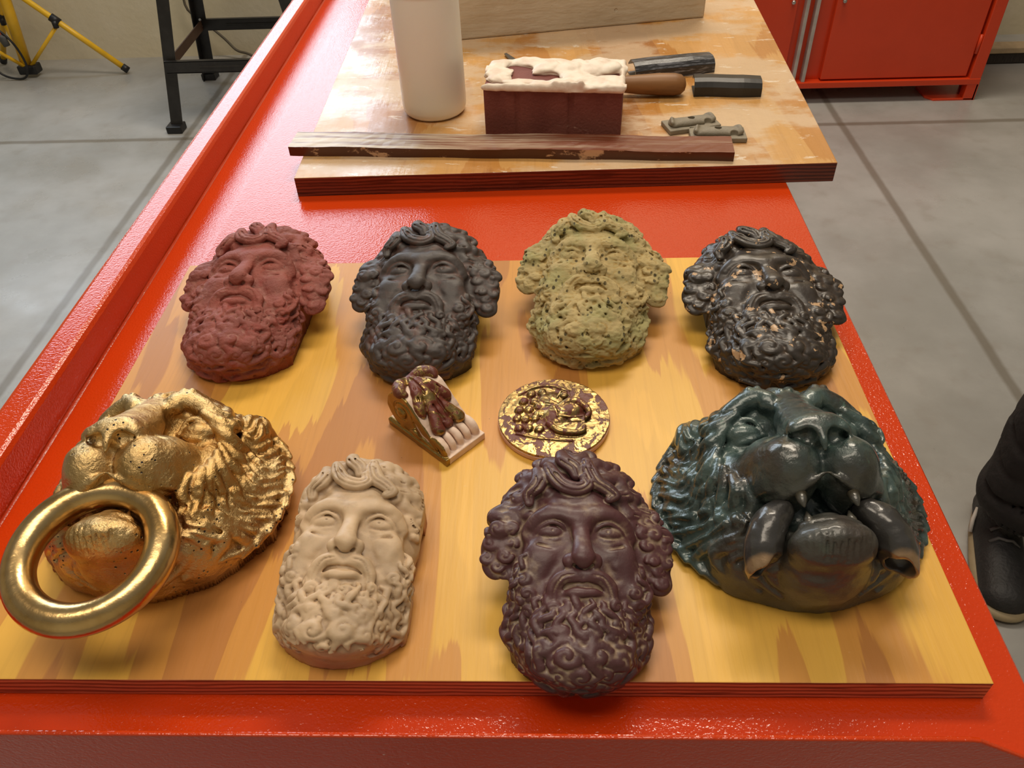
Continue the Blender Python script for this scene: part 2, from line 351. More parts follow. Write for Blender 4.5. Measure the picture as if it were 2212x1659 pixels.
    for ring, (r0, r1, n, w, zoff) in enumerate(((5.2, 8.0, 32, .52, .32), (6.9, 9.2, 44, .5, .12))):
        for i in range(n):
            a = math.radians(-90 + 360 * (i + .5 * ring) / n)
            if abs(math.degrees(a) + 90) < (24 if ring == 0 else 10) or abs(math.degrees(a) - 270) < (24 if ring == 0 else 10): continue
            s = 1 if math.cos(a) > 0 else -1; pts = []
            for j, t in enumerate(np.linspace(0, 1, 6)):
                rad = r0 + (r1 - r0) * t; aa = a - s * (.24 * math.sin(t * 5.2 + ring) + .12 * t)
                x, y = rad * math.cos(aa), rad * .9 * math.sin(aa) + .9
                dz = -.8 + 4.8 * math.sqrt(max(0, 1 - (x / 8.8) ** 2 - ((y - .9) / 8.1) ** 2)); z = max(min(snap.top(x, y), dz + 2.4 - (1.7 if math.sin(a) > -.2 else .4) * t), .25) + zoff + .12 * rs.rand()
                pts.append((x, y, z))
            f = .85 + .4 * rs.rand()
            T(pts, [w * f * .6, w * f, w * f * 1.05, w * f, w * f * .8, w * .4], .09, n=3)
    for i in range(76):  # grooves combed through the mane
        a = math.radians(-90 + 360 * (i + rs.uniform(-.25, .25)) / 76); s = 1 if math.cos(a) > 0 else -1
        if math.sin(a) > .72 or (math.sin(a) < 0 and abs(math.cos(a)) < .5): continue
        pts = []; r0 = rs.uniform(6.0, 6.8)
        for t in np.linspace(0, 1, 6):
            rad = r0 + (8.8 - r0) * t; aa = a - s * (.15 * math.sin(t * 4) + .1 * t); x, y = rad * math.cos(aa), rad * .9 * math.sin(aa) + .9
            pts.append((x, y, max(g.top(x, y), .55) + .03))
        T(pts, [.06, .15, .19, .19, .16, .12], .16, sub=True, n=3)
    for i in range(12):  # tuft on the crown
        x = -4.4 + .8 * i; q = .25 * (-1) ** i; T([(x * .7, 5.9, snap.top(x * .7, 5.9)), (x * .85 + q, 6.8, snap.top(x * .85, 6.8) + .25), (x * 1.05 - q, 7.7, snap.top(x * 1.05, 7.7) + .3), (x * 1.2, 8.5, snap.top(x * 1.15, 8.3) + .1)], [.3, .5, .5, .3], .08)
    g.noise(.06, .9, 5); g.noise(.025, .35, 6)
    return g
# ---------------------------------------------------------------- objects and tags
def tag(o, label=None, cat=None, group=None, kind=None):
    if label: o['label'] = label
    if cat: o['category'] = cat
    if group: o['group'] = group
    if kind: o['kind'] = kind
    return o

def thing(name, label, cat, loc=(0, 0, 0), rotz=0, group=None):
    o = bpy.data.objects.new(name, None); C.objects.link(o); o.location = loc; o.rotation_euler = (0, 0, rotz); o.empty_display_size = .02
    return tag(o, label, cat, group)

def obj(name, bm, m, parent=None, sm=False, bevel=0, bseg=2, loc=None, rotz=0):
    if isinstance(bm, tuple):
        V, F = bm; me = bpy.data.meshes.new(name); me.vertices.add(len(V)); me.vertices.foreach_set('co', np.asarray(V, np.float32).ravel())
        F = np.asarray(F, np.int32); me.loops.add(F.size); me.loops.foreach_set('vertex_index', F.ravel()); me.polygons.add(len(F))
        me.polygons.foreach_set('loop_start', np.arange(0, F.size, 4, dtype=np.int32)); me.polygons.foreach_set('loop_total', np.full(len(F), 4, np.int32))
        me.update(calc_edges=True); me.validate()
    else:
        bmesh.ops.recalc_face_normals(bm, faces=bm.faces); me = bpy.data.meshes.new(name); bm.to_mesh(me); bm.free()
    me.polygons.foreach_set('use_smooth', [sm] * len(me.polygons))
    o = bpy.data.objects.new(name, me); C.objects.link(o); me.materials.append(m)
    if parent: o.parent = parent
    if loc: o.location = loc
    if rotz: o.rotation_euler = (0, 0, rotz)
    if bevel:
        b = o.modifiers.new('b', 'BEVEL'); b.width = bevel; b.segments = bseg; b.limit_method = 'ANGLE'; b.angle_limit = math.radians(40)
    return o

def BM(): return bmesh.new()

def box(bm, x0, x1, y0, y1, z0, z1):
    v = [bm.verts.new((x, y, z)) for z in (z0, z1) for x, y in ((x0, y0), (x1, y0), (x1, y1), (x0, y1))]
    for f in ((3, 2, 1, 0), (4, 5, 6, 7), (0, 1, 5, 4), (1, 2, 6, 5), (2, 3, 7, 6), (3, 0, 4, 7)): bm.faces.new([v[i] for i in f])
    return bm

def prism(bm, pts, a, b, ax=2):
    """polygon pts extruded from a to b along axis ax"""
    def P(p, t):
        q = list(p); q.insert(ax, t); return q
    lo = [bm.verts.new(P(p, a)) for p in pts]; hi = [bm.verts.new(P(p, b)) for p in pts]; n = len(pts)
    bm.faces.new(lo[::-1]); bm.faces.new(hi)
    for i in range(n): bm.faces.new((lo[i], lo[(i + 1) % n], hi[(i + 1) % n], hi[i]))
    return bm

def rod(bm, pts, rad, n=12, flat=1., up=None):
    """tube through pts; flat < 1 squashes it"""
    P = [Vector(p) for p in pts]; rad = [rad] * len(P) if np.isscalar(rad) else rad; rings = []
    for i, p in enumerate(P):
        d = (P[min(i + 1, len(P) - 1)] - P[max(i - 1, 0)]).normalized(); u0 = Vector(up) if up else (Vector((0, 0, 1)) if abs(d.z) < .9 else Vector((0, 1, 0)))
        a = d.cross(u0).normalized(); b = a.cross(d).normalized()
        rings.append([bm.verts.new(p + rad[i] * (a * math.cos(t) + b * flat * math.sin(t))) for t in [2 * math.pi * k / n for k in range(n)]])
    for A, B in zip(rings, rings[1:]):
        for k in range(n): bm.faces.new((A[k], A[(k + 1) % n], B[(k + 1) % n], B[k]))
    bm.faces.new(rings[0]); bm.faces.new(rings[-1][::-1]); return bm

def bar(bm, a, b, w, d, up=(0, 0, 1)):
    """square bar from a to b, w across, d along up"""
    a, b = Vector(a), Vector(b); t = (b - a).normalized(); s = t.cross(Vector(up)).normalized(); u = s.cross(t)
    v = [bm.verts.new(p + s * w / 2 * i + u * d / 2 * j) for p in (a, b) for i, j in ((-1, -1), (1, -1), (1, 1), (-1, 1))]
    for f in ((3, 2, 1, 0), (4, 5, 6, 7), (0, 1, 5, 4), (1, 2, 6, 5), (2, 3, 7, 6), (3, 0, 4, 7)): bm.faces.new([v[i] for i in f])
    return bm

def lathe(bm, prof, n=48, c=(0, 0)):
    rings = [[bm.verts.new((c[0] + r * math.cos(2 * math.pi * k / n), c[1] + r * math.sin(2 * math.pi * k / n), z)) for k in range(n)] for r, z in prof]
    for A, B in zip(rings, rings[1:]):
        for k in range(n): bm.faces.new((A[k], A[(k + 1) % n], B[(k + 1) % n], B[k]))
    bm.faces.new(rings[0][::-1]); bm.faces.new(rings[-1]); return bm

# ---------------------------------------------------------------- materials
class M:
    def __init__(s, name, rough=.5, metal=0., spec=.5, coat=0., coat_rough=.1):
        s.m = bpy.data.materials.new(name); s.m.use_nodes = True; s.t = s.m.node_tree; s.b = s.t.nodes['Principled BSDF']
        s.b.inputs['Roughness'].default_value = rough; s.b.inputs['Metallic'].default_value = metal; s.b.inputs['Specular IOR Level'].default_value = spec
        s.b.inputs['Coat Weight'].default_value = coat; s.b.inputs['Coat Roughness'].default_value = coat_rough
        s.tc = s.n('ShaderNodeTexCoord').outputs['Object']; s.h = None
    def n(s, ty, **k):
        x = s.t.nodes.new(ty)
        for a, v in k.items():
            if hasattr(x, a): setattr(x, a, v)
            else: x.inputs[a].default_value = v
        return x
    def l(s, a, b): s.t.links.new(a, b)
    def vec(s, sc=(1, 1, 1), rot=(0, 0, 0)):
        m = s.n('ShaderNodeMapping'); m.inputs['Scale'].default_value = sc; m.inputs['Rotation'].default_value = rot; s.l(s.tc, m.inputs[0]); return m.outputs[0]
    def noise(s, scale, sc=(1, 1, 1), detail=4, rough=.55, dist=0., rot=(0, 0, 0)):
        x = s.n('ShaderNodeTexNoise'); x.inputs['Scale'].default_value = scale; x.inputs['Detail'].default_value = detail; x.inputs['Roughness'].default_value = rough; x.inputs['Distortion'].default_value = dist
        s.l(s.vec(sc, rot), x.inputs['Vector']); return x.outputs[0]
    def vor(s, scale, sc=(1, 1, 1), f='F1', out='Distance', rnd=1.):
        x = s.n('ShaderNodeTexVoronoi', feature=f); x.inputs['Scale'].default_value = scale; x.inputs['Randomness'].default_value = rnd; s.l(s.vec(sc), x.inputs['Vector']); return x.outputs[out]
    def ramp(s, v, a, b, lo=0., hi=1.):
        x = s.n('ShaderNodeMapRange', interpolation_type='SMOOTHSTEP'); s.l(v, x.inputs[0])
        for i, q in zip((1, 2, 3, 4), (a, b, lo, hi)): x.inputs[i].default_value = q
        return x.outputs[0]
    def math(s, op, a, b=0.):
        x = s.n('ShaderNodeMath', operation=op)
        for i, q in enumerate((a, b)):
            if isinstance(q, (int, float)): x.inputs[i].default_value = q
            else: s.l(q, x.inputs[i])
        return x.outputs[0]
    def mix(s, f, a, b):
        x = s.n('ShaderNodeMix', data_type='RGBA'); i = x.inputs
        for k, q in ((0, f), (6, a), (7, b)):
            if isinstance(q, (int, float)): i[k].default_value = q
            elif isinstance(q, tuple): i[k].default_value = (*q, 1)
            else: s.l(q, i[k])
        return x.outputs[2]
    def xyz(s):
        x = s.n('ShaderNodeSeparateXYZ'); s.l(s.tc, x.inputs[0]); return x.outputs
    def normal_z(s):
        g = s.n('ShaderNodeNewGeometry'); x = s.n('ShaderNodeSeparateXYZ'); s.l(g.outputs['Normal'], x.inputs[0]); return x.outputs[2]
    def point(s): return s.n('ShaderNodeNewGeometry').outputs['Pointiness']
    def col(s, c):
        if isinstance(c, tuple): s.b.inputs['Base Color'].default_value = (*c, 1)
        else: s.l(c, s.b.inputs['Base Color'])
        return s
    def rough(s, v): s.l(v, s.b.inputs['Roughness']); return s
    def metal(s, v): s.l(v, s.b.inputs['Metallic']); return s
    def bump(s, v, dist, strength=1.):
        x = s.n('ShaderNodeBump'); x.inputs['Distance'].default_value = dist; x.inputs['Strength'].default_value = strength; s.l(v, x.inputs['Height'])
        if s.h: s.l(s.h, x.inputs['Normal'])
        s.h = x.outputs[0]; s.l(s.h, s.b.inputs['Normal']); return s

def lin(r, g, b): return tuple(((c / 255) / 12.92 if c / 255 <= .04045 else ((c / 255 + .055) / 1.055) ** 2.4) for c in (r, g, b))

def m_plain(name, c, rough=.5, metal=0., var=.12, scale=20, bump=0., bscale=200):
    m = M(name, rough, metal); n = m.noise(scale); m.col(m.mix(m.ramp(n, .3, .7), tuple(v * (1 - var) for v in c), tuple(min(1, v * (1 + var)) for v in c)))
    if bump: m.bump(m.noise(bscale), bump)
    return m.m

def m_red(name='red_enamel', c=lin(206, 62, 14)):
    m = M(name, .13, 0, .5); sp = m.ramp(m.vor(55), .045, .03); sp2 = m.ramp(m.noise(9), .6, .64)
    base = m.mix(m.ramp(m.noise(7), .3, .7), tuple(v * .94 for v in c), c)
    scr = m.math('MULTIPLY', m.ramp(m.noise(30, (1, 6, 1), 6, .7, 0, (0, 0, .6)), .68, .74), .35)
    m.col(m.mix(scr, m.mix(m.math('MULTIPLY', sp, sp2), base, lin(235, 180, 165)), lin(225, 110, 85)))
    m.bump(m.noise(480, detail=1.5), .001, .36); return m.m

def m_ply(name, a, b, dark, wet=False):
    m = M(name, .4, 0, .45, .2 if wet else 0, .12); x = m.xyz(); nz = m.normal_z()
    jag = m.n('ShaderNodeTexNoise', noise_dimensions='1D'); jag.inputs['Scale'].default_value = 42; jag.inputs['Detail'].default_value = 4; jag.inputs['Roughness'].default_value = .6; m.l(x[0], jag.inputs['W'])
    yy = m.math('ADD', x[1], m.math('MULTIPLY', m.math('SUBTRACT', jag.outputs[0], .5), .16)); cx = m.n('ShaderNodeCombineXYZ')
    m.l(m.math('MULTIPLY', x[0], 15 if not wet else 8), cx.inputs[0]); m.l(m.math('MULTIPLY', yy, 3.1), cx.inputs[1])
    band = m.n('ShaderNodeTexNoise'); band.inputs['Scale'].default_value = 1; band.inputs['Detail'].default_value = 1.2; band.inputs['Roughness'].default_value = .4; m.l(cx.outputs[0], band.inputs['Vector'])
    top = m.mix(m.ramp(band.outputs[0], .490, .500), a, b); top = m.mix(m.ramp(band.outputs[0], .575, .585, 0, .8), top, dark); top = m.mix(m.ramp(band.outputs[0], .40, .39, 0, .35), top, tuple(min(1, v * 1.22) for v in a))
    g = m.noise(260, (1, .02, 1), 3, .6); top = m.mix(m.ramp(g, .45, .8, 0, .16), top, tuple(v * .6 for v in dark))
    top = m.mix(m.ramp(m.noise(9, (1, .6, 1), 5), .45, .75, 0, .25), top, tuple(v * .85 for v in b))
    if wet:
        d = m.ramp(m.noise(7, (1, 1.6, 1), 7, .62), .44, .56); top = m.mix(m.math('MULTIPLY', d, .75), top, lin(212, 186, 155))
        d2 = m.ramp(m.noise(24, (1, 2.4, 1), 6, .7, .6), .60, .66); top = m.mix(m.math('MULTIPLY', d2, .85), top, lin(232, 216, 196))
        bl = m.ramp(m.noise(10), .72, .75); top = m.mix(m.math('MULTIPLY', bl, .5), top, lin(120, 120, 125))
        m.rough(m.ramp(m.noise(14, detail=5), .4, .6, .2, .42))
    else:
        ch = m.math('MULTIPLY', m.ramp(m.noise(50, (1, 1.3, 1), 7, .75), .66, .72), m.ramp(m.noise(6), .5, .62)); top = m.mix(m.math('MULTIPLY', ch, .55), top, lin(236, 214, 178))
    fl = m.ramp(m.vor(70), .03, .018); top = m.mix(m.math('MULTIPLY', fl, m.ramp(m.noise(11), .5, .55)), top, lin(70, 45, 30))
    wv = m.noise(30, (.35, .35, 5), 4, .6, .4); s1 = m.n('ShaderNodeTexWave', bands_direction='Z'); s1.inputs['Scale'].default_value = 75; s1.inputs['Distortion'].default_value = 5.; s1.inputs['Detail'].default_value = 3; s1.inputs['Detail Scale'].default_value = .6
    m.l(m.vec((.3, .3, 1)), s1.inputs[0])
    ec = (lin(128, 60, 40), lin(84, 34, 22)) if wet else (lin(205, 135, 100), lin(138, 78, 54))
    side = m.mix(m.ramp(s1.outputs[1], .3, .75), *ec); side = m.mix(m.ramp(wv, .55, .68, 0, .7), side, tuple(v * .35 for v in ec[1]))
    m.col(m.mix(m.ramp(nz, .6, .8), side, top)); m.bump(m.noise(180, (1, .1, 1)), .0006, .35)
    if wet: m.bump(m.noise(28, (1, 2, 1), 6), .002, .5)
    return m.m

def m_concrete():
    m = M('polished_concrete', .36, 0, .5); x = m.xyz(); n = m.noise(2.2, detail=7, rough=.6); n2 = m.noise(12, detail=6)
    c = m.mix(m.ramp(n, .3, .7), lin(145, 144, 140), lin(168, 167, 164)); c = m.mix(m.ramp(n2, .5, .8, 0, .5), c, lin(138, 132, 124))
    jw = m.math('MULTIPLY', m.math('SUBTRACT', m.noise(9), .5), .01)
    for ax, at in ((0, -1.35), (0, 1.19), (1, 2.72), (1, .6)):
        d = m.math('ABSOLUTE', m.math('ADD', m.math('SUBTRACT', x[ax], at), jw)); c = m.mix(m.ramp(d, .020, .006, 0, .62), c, lin(96, 86, 70))
    m.col(c); m.rough(m.ramp(m.noise(5, detail=6), .3, .7, .24, .46)); m.bump(m.noise(60), .001, .2); return m.m

def m_cast(name, base, hollow_tone, kind, rough=.55, coat=0.):
    """cast masks: paint with dusty hollows, darker hollows on stone and cream, pits and chips"""
    m = M(name, rough, 0, .5, coat, .25); p = m.point(); n = m.noise(90, detail=6); big = m.noise(28, detail=5)
    c = m.mix(m.ramp(big, .35, .65), base, tuple(v * .72 for v in base))
    c = m.mix(m.math('MULTIPLY', m.ramp(m.math('ADD', p, m.math('MULTIPLY', m.math('SUBTRACT', n, .5), .12)), .505, .455), .85), c, hollow_tone)  # hollows get their own tone, darker than base on stone and cream
    if kind == 'red':
        c = m.mix(m.ramp(m.noise(45, detail=8, rough=.75), .52, .7, 0, .6), c, lin(150, 58, 50)); c = m.mix(m.ramp(m.vor(160), .09, .05), c, lin(45, 20, 20))
        m.bump(m.noise(420, detail=4), .0012, .7)
    if kind == 'dark':
        c = m.mix(m.ramp(m.noise(40, detail=5), .58, .68, 0, .6), c, lin(105, 68, 55)); c = m.mix(m.math('MULTIPLY', m.ramp(m.vor(130), .07, .045), m.ramp(m.noise(35), .55, .6)), c, lin(225, 215, 200)); m.bump(m.noise(300), .0005, .5)
    if kind == 'stone':
        c = m.mix(m.ramp(m.noise(30, detail=4), .45, .65, 0, .6), c, lin(164, 162, 108)); pit = m.ramp(m.vor(190, (1, .6, 1)), .3, .18)
        pit = m.math('MULTIPLY', pit, m.ramp(m.noise(60), .42, .6)); c = m.mix(m.math('MULTIPLY', pit, .9), c, lin(52, 44, 26)); c = m.mix(m.ramp(m.noise(160, detail=6, rough=.8), .6, .74, 0, .7), c, lin(96, 80, 52))
        m.bump(m.math('ADD', m.noise(240, detail=6, rough=.75), m.math('MULTIPLY', pit, -.8)), .0015, .7)
    if kind == 'black':
        chip = m.math('MULTIPLY', m.ramp(m.noise(85, detail=5, rough=.55), .625, .64), 1); c = m.mix(chip, c, lin(196, 160, 122)); m.bump(m.math('MULTIPLY', chip, -1.), .0007, .8); m.bump(m.noise(260), .0006, .5)
    if kind == 'purple':
        c = m.mix(m.ramp(m.noise(140, (1, 1, 1), 8, .75, 1.2), .62, .74, 0, .7), c, lin(152, 128, 112)); m.bump(m.noise(240), .0005, .5)
    if kind == 'cream':
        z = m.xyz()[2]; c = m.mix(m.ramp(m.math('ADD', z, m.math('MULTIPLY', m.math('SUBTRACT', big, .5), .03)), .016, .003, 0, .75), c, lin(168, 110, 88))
        c = m.mix(m.ramp(m.noise(170, detail=7, rough=.8), .63, .75, 0, .5), c, lin(108, 82, 60)); m.b.inputs['Subsurface Weight'].default_value = .15; m.b.inputs['Subsurface Radius'].default_value = (.004, .002, .001); m.bump(m.noise(200), .0005, .4)
    m.col(c); return m.m

def m_gold(name='gilding'):
    m = M(name, .3, 1.); p = m.point(); n = m.noise(60, detail=6)
    g = m.mix(m.ramp(m.noise(25, detail=5), .35, .65), lin(190, 152, 94), lin(214, 184, 132))
    bole = m.math('MULTIPLY', m.ramp(m.math('ADD', p, m.math('MULTIPLY', m.math('SUBTRACT', n, .5), .16)), .47, .41), .85)
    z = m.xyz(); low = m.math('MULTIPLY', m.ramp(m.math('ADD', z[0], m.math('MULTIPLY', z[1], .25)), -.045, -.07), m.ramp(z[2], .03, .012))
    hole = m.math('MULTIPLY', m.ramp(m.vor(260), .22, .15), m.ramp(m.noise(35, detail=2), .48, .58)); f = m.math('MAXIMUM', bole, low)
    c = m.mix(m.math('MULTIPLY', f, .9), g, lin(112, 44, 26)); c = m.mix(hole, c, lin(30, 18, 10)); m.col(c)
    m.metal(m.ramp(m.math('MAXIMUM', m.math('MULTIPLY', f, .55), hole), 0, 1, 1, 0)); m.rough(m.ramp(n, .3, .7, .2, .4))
    m.bump(m.noise(300, detail=5, rough=.65), .0016, .7); m.bump(m.math('MULTIPLY', hole, -1), .0008, .8); return m.m

def m_patina():
    m = M('bronze_patina', .3, .15, .6, .5, .12); p = m.point(); n = m.noise(40, detail=6)
    c = m.mix(m.ramp(n, .38, .62), lin(76, 94, 90), lin(50, 64, 62)); c = m.mix(m.ramp(m.noise(22, detail=6), .5, .66, 0, .75), c, lin(62, 48, 36))
    c = m.mix(m.ramp(m.noise(55, detail=7, rough=.7), .6, .72, 0, .6), c, lin(92, 128, 112)); y = m.xyz()
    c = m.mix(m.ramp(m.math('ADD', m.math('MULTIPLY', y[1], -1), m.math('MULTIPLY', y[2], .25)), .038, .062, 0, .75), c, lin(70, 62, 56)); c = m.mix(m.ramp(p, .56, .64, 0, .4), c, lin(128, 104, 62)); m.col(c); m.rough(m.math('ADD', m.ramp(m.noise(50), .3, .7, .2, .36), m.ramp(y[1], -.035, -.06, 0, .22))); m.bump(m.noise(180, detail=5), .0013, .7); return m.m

def m_leafgold(name='worn_gold_leaf', amt=.52):
    m = M(name, .35, 0); f = m.ramp(m.noise(110, (1, .8, 1), 8, .72, .8), amt, amt + .03); m.col(m.mix(f, m.mix(m.noise(60), lin(122, 50, 36), lin(84, 48, 34)), m.mix(m.ramp(m.noise(45, detail=5), .4, .6), lin(186, 156, 100), lin(142, 120, 80))))
    m.metal(m.math('MULTIPLY', f, 1.)); m.rough(m.ramp(f, 0, 1, .45, .3)); m.bump(m.noise(300), .0005, .6); m.bump(f, .0002, .5); return m.m

def m_painted(name, a, b, grain=(4, 60, 60), lo=.45, hi=.6, rough=.45):
    m = M(name, rough); m.col(m.mix(m.ramp(m.noise(6, grain, 6, .65), lo, hi), a, b)); m.bump(m.noise(10, grain, 4), .0006, .5); return m.m

RED = m_red(); DARKMETAL = m_plain('blackened_steel', lin(48, 46, 44), .38, .3, .2, 30)
BLK = m_plain('black_plastic', lin(24, 24, 26), .45); YEL = m_plain('yellow_paint', lin(226, 178, 34), .38, 0, .08)
STEEL = m_plain('bare_steel', lin(190, 188, 184), .3, .9); CREAMWALL = None

# ---------------------------------------------------------------- the room
def struct(name, bm, m, **k): return tag(obj(name, bm, m, **k), kind='structure')
struct('floor', box(BM(), -6, 6, -5, 3.62, -.1, 0), m_concrete())
m = M('wall_plaster', .7); m.col(m.mix(m.ramp(m.noise(3, detail=6), .35, .7), lin(212, 202, 174), lin(222, 214, 192))); m.bump(m.noise(40, detail=6), .004, .4); WALLM = m.m
bm = BM(); box(bm, -6, 6, 3.62, 3.82, 0, 1.3); box(bm, -6, -3.42, 3.62, 3.82, 1.3, 3.3); box(bm, -.68, 6, 3.62, 3.82, 1.3, 3.3); box(bm, -6, 6, 3.62, 3.82, 3.3, 4.4)
struct('wall_back', bm, WALLM)
struct('wall_front', box(BM(), -6, 6, -3.6, -3.4, 0, 4.4), WALLM); struct('wall_left', box(BM(), -6.2, -6, -3.4, 3.8, 0, 4.4), WALLM); struct('wall_right', box(BM(), 6, 6.2, -3.4, 3.8, 0, 4.4), WALLM)
wt = m_plain('window_white', lin(215, 215, 210), .4)
wf = thing('window_1', None, None, (-2.05, 3.66, 2.3)); tag(wf, kind='structure')
bm = BM(); t = .04
box(bm, -1.37, 1.37, -.03, .03, -1, -1 + t); box(bm, -1.37, 1.37, -.03, .03, 1 - t, 1); box(bm, -1.37, -1.37 + t, -.03, .03, -1, 1); box(bm, 1.37 - t, 1.37, -.03, .03, -1, 1)
obj('window_frame', bm, wt, wf)
bm = BM(); box(bm, -.02, .02, -.02, .02, -.96, .96); obj('mullion', bm, wt, wf)

# ---------------------------------------------------------------- the red bench
ZT, ZB = .8945, .912
bench = thing('workbench', 'orange red enamelled steel workbench with raised lips carrying the boards and casts', 'workbench', (0, 0, 0))
XR = .3335; Y1 = 2.05
tp = [(-.385, .87), (XR, .87), (XR, ZT - .0015), (XR - .0015, ZT)] + [(-.306 - .0535 * i / 40, ZT - .0075 * (i / 40) ** 1.15) for i in range(41)] + [(-.385, .885)]
obj('bench_top', prism(BM(), tp, -.033, Y1, 1), RED, bench)
obj('side_lip', prism(BM(), [(-.392, .80), (-.392, .914), (-.389, .9185), (-.385, .92), (-.366, .92), (-.3625, .9185), (-.3605, .915), (-.3595, ZT - .008), (-.375, ZT - .012), (-.375, .80)], -.033, Y1, 1), RED, bench)
obj('weld_bead', rod(BM(), [(-.3572, y, ZT - .007) for y in np.linspace(-.02, Y1, 30)], [.0022 + .0006 * math.sin(i * 2.1) for i in range(30)], 8, .3), m_red('weld_enamel', lin(182, 62, 34)), bench, sm=True)
obj('front_lip', prism(BM(), [(-.392, .76), (XR, .76), (XR, ZT - .002), (.318, ZT), (.281, .9188), (.276, .92), (-.392, .92)], -.0365, -.0335, 1), RED, bench, bevel=.0012, bseg=3)
obj('bench_cabinet', box(BM(), -.36, .29, .04, 2.0, .1, ZT - .03), m_red('body_enamel', lin(170, 40, 14)), bench, bevel=.004)
for x in (-.33, .26):
    for y in (.07, 1.97): obj('foot', box(BM(), x - .03, x + .03, y - .03, y + .03, 0, .1), RED, bench)

# ---------------------------------------------------------------- boards
near = obj('plywood_board', box(BM(), -.305, .305, 0, .4418, ZT, ZB), m_ply('varnished_plywood', lin(230, 178, 74), lin(208, 146, 66), lin(178, 116, 58)), bevel=.0006)
tag(near, 'yellow varnished plywood board at the front with the casts laid out on it', 'plywood board')
far = obj('plywood_board', prism(BM(), [(-.236, .610), (.386, .621), (.43, 1.80), (-.262, 1.80)], ZT, .918), m_ply('stained_plywood', lin(206, 156, 92), lin(190, 132, 66), lin(162, 104, 52), True), bevel=.0008)
tag(far, 'wet plaster-smeared plywood board behind, holding the bottle, brick and tools', 'plywood board')

# plaster-smeared strip lying across the far board
ms = M('smeared_wood', .38); x = ms.xyz(); nz = ms.normal_z()
sm_ = ms.ramp(ms.noise(7, (1, 26, 1), 7, .6), .34, .52); d = ms.math('ADD', ms.math('MULTIPLY', x[0], -.8), .18); f = ms.math('MULTIPLY', sm_, ms.ramp(ms.math('ADD', d, ms.noise(6, (1, 20, 1))), .5, .95))
topc = ms.mix(f, lin(120, 62, 38), lin(208, 190, 164)); side = ms.mix(ms.ramp(ms.noise(16, (1, 1, 2), 6, .7), .56, .62), lin(84, 44, 24), lin(202, 160, 124))
ms.col(ms.mix(ms.ramp(nz, .5, .7), side, topc)); ms.bump(ms.noise(12, (1, 25, 1)), .001, .4)
bm = BM(); bmesh.ops.create_grid(bm, x_segments=60, y_segments=6, size=.5)
for v in bm.verts:
    v.co.x *= .525; v.co.y = (v.co.y + .5) * .041; v.co.z = .0112 + .0008 * math.sin(v.co.x * 23) + .0006 * random.random(); v.co.y += .0007 * math.sin(v.co.x * 61)
g = bmesh.ops.extrude_face_region(bm, geom=bm.faces[:])
for v in [e for e in g['geom'] if isinstance(e, bmesh.types.BMVert)]: v.co.z = 0
strip = obj('wooden_strip', bm, ms.m, loc=(.0083, .648, .918), rotz=math.atan2(-.038, .5225)); tag(strip, 'long brown wooden batten smeared with plaster across the far board', 'wooden strip')

# ---------------------------------------------------------------- white bottle
mb = M('white_plastic', .35); mb.col(lin(250, 243, 230)); mb.b.inputs['Subsurface Weight'].default_value = .35; mb.b.inputs['Subsurface Radius'].default_value = (.035, .03, .024)
bot = thing('plastic_bottle', 'tall white plastic bottle standing on the far board left of the brick', 'bottle', (-.0885, .789, .918))
obj('bottle_body', lathe(BM(), [(.030, 0), (.036, .0008), (.0395, .004), (.0412, .010), (.0415, .02), (.0413, .143), (.0405, .146), (.0405, .149), (.0412, .152), (.0412, .170), (.039, .184), (.031, .197), (.019, .205), (.0165, .208), (.0165, .222)], 64), mb.m, bot, sm=True)
obj('cap', lathe(BM(), [(.0185, .214), (.019, .215), (.019, .236), (.018, .238)], 40), m_plain('cap_white', lin(232, 230, 224), .4), bot, sm=False)

# ---------------------------------------------------------------- brick with plaster
mb = M('brick_clay', .75); g_ = mb.noise(300, detail=3); c = mb.mix(mb.ramp(mb.noise(20, detail=5), .35, .65), lin(112, 56, 48), lin(128, 70, 60)); c = mb.mix(mb.ramp(mb.noise(60, (.4, 1, 1), 7, .75, .5), .63, .7, 0, .7), c, lin(186, 150, 134)); mb.col(c); mb.bump(g_, .0012, .6)
br = thing('brick', 'dark red brick with wet plaster on top on the far board', 'brick', (.0685, .7445, .918), math.radians(-6.5))
bm = BM(); W2, D2, H2 = .0825, .044, .0605
pts = []
for x0, d in ((-W2, 0), (-.0455, 0), (-.0435, .0018), (-.040, .0018), (-.038, 0), (.018, 0), (.020, .0018), (.0245, .0018), (.0265, 0), (W2, 0)): pts.append((x0, -D2 + d))
pts += [(W2, D2), (-W2, D2)]
obj('brick_body', prism(bm, pts, 0, H2), mb.m, br, bevel=.002)
g = Grid((-9, -5, 0), (9, 5, 2.0), .09); rs = np.random.RandomState(5)
for i in range(95):
    x, y = rs.uniform(-8.0, 8.0), rs.uniform(-4.0, 4.0)
    if -6.6 < x < 1.0 and -2.6 < y < 2.6 and not (-4.2 < x < -1.2 and -.8 < y < 2.6): continue
    g.ell((x, y, .5 + rs.uniform(-.05, .15)), (rs.uniform(.9, 1.9), rs.uniform(.5, 1.0), rs.uniform(.18, .34)), .5, rot=(rs.uniform(-6, 6), rs.uniform(-6, 6), rs.uniform(-40, 40)))
for i in range(22):
    x = -8.1 + 16.2 * i / 21; g.ell((x, -4.25, .35), (rs.uniform(.5, .9), .35, rs.uniform(.35, .6) + (.5 if 10 < i < 16 else 0)), .3)
for x in (-1.2, 1.6, 4.5, 6.5): g.ell((x, 1.0, .9), (1.6, 1.2, .55), .4, rot=(0, rs.uniform(-12, 12), 20))
for i in range(14): g.ell((8.3, -4 + i * .6, .3), (.35, .5, .55), .3)
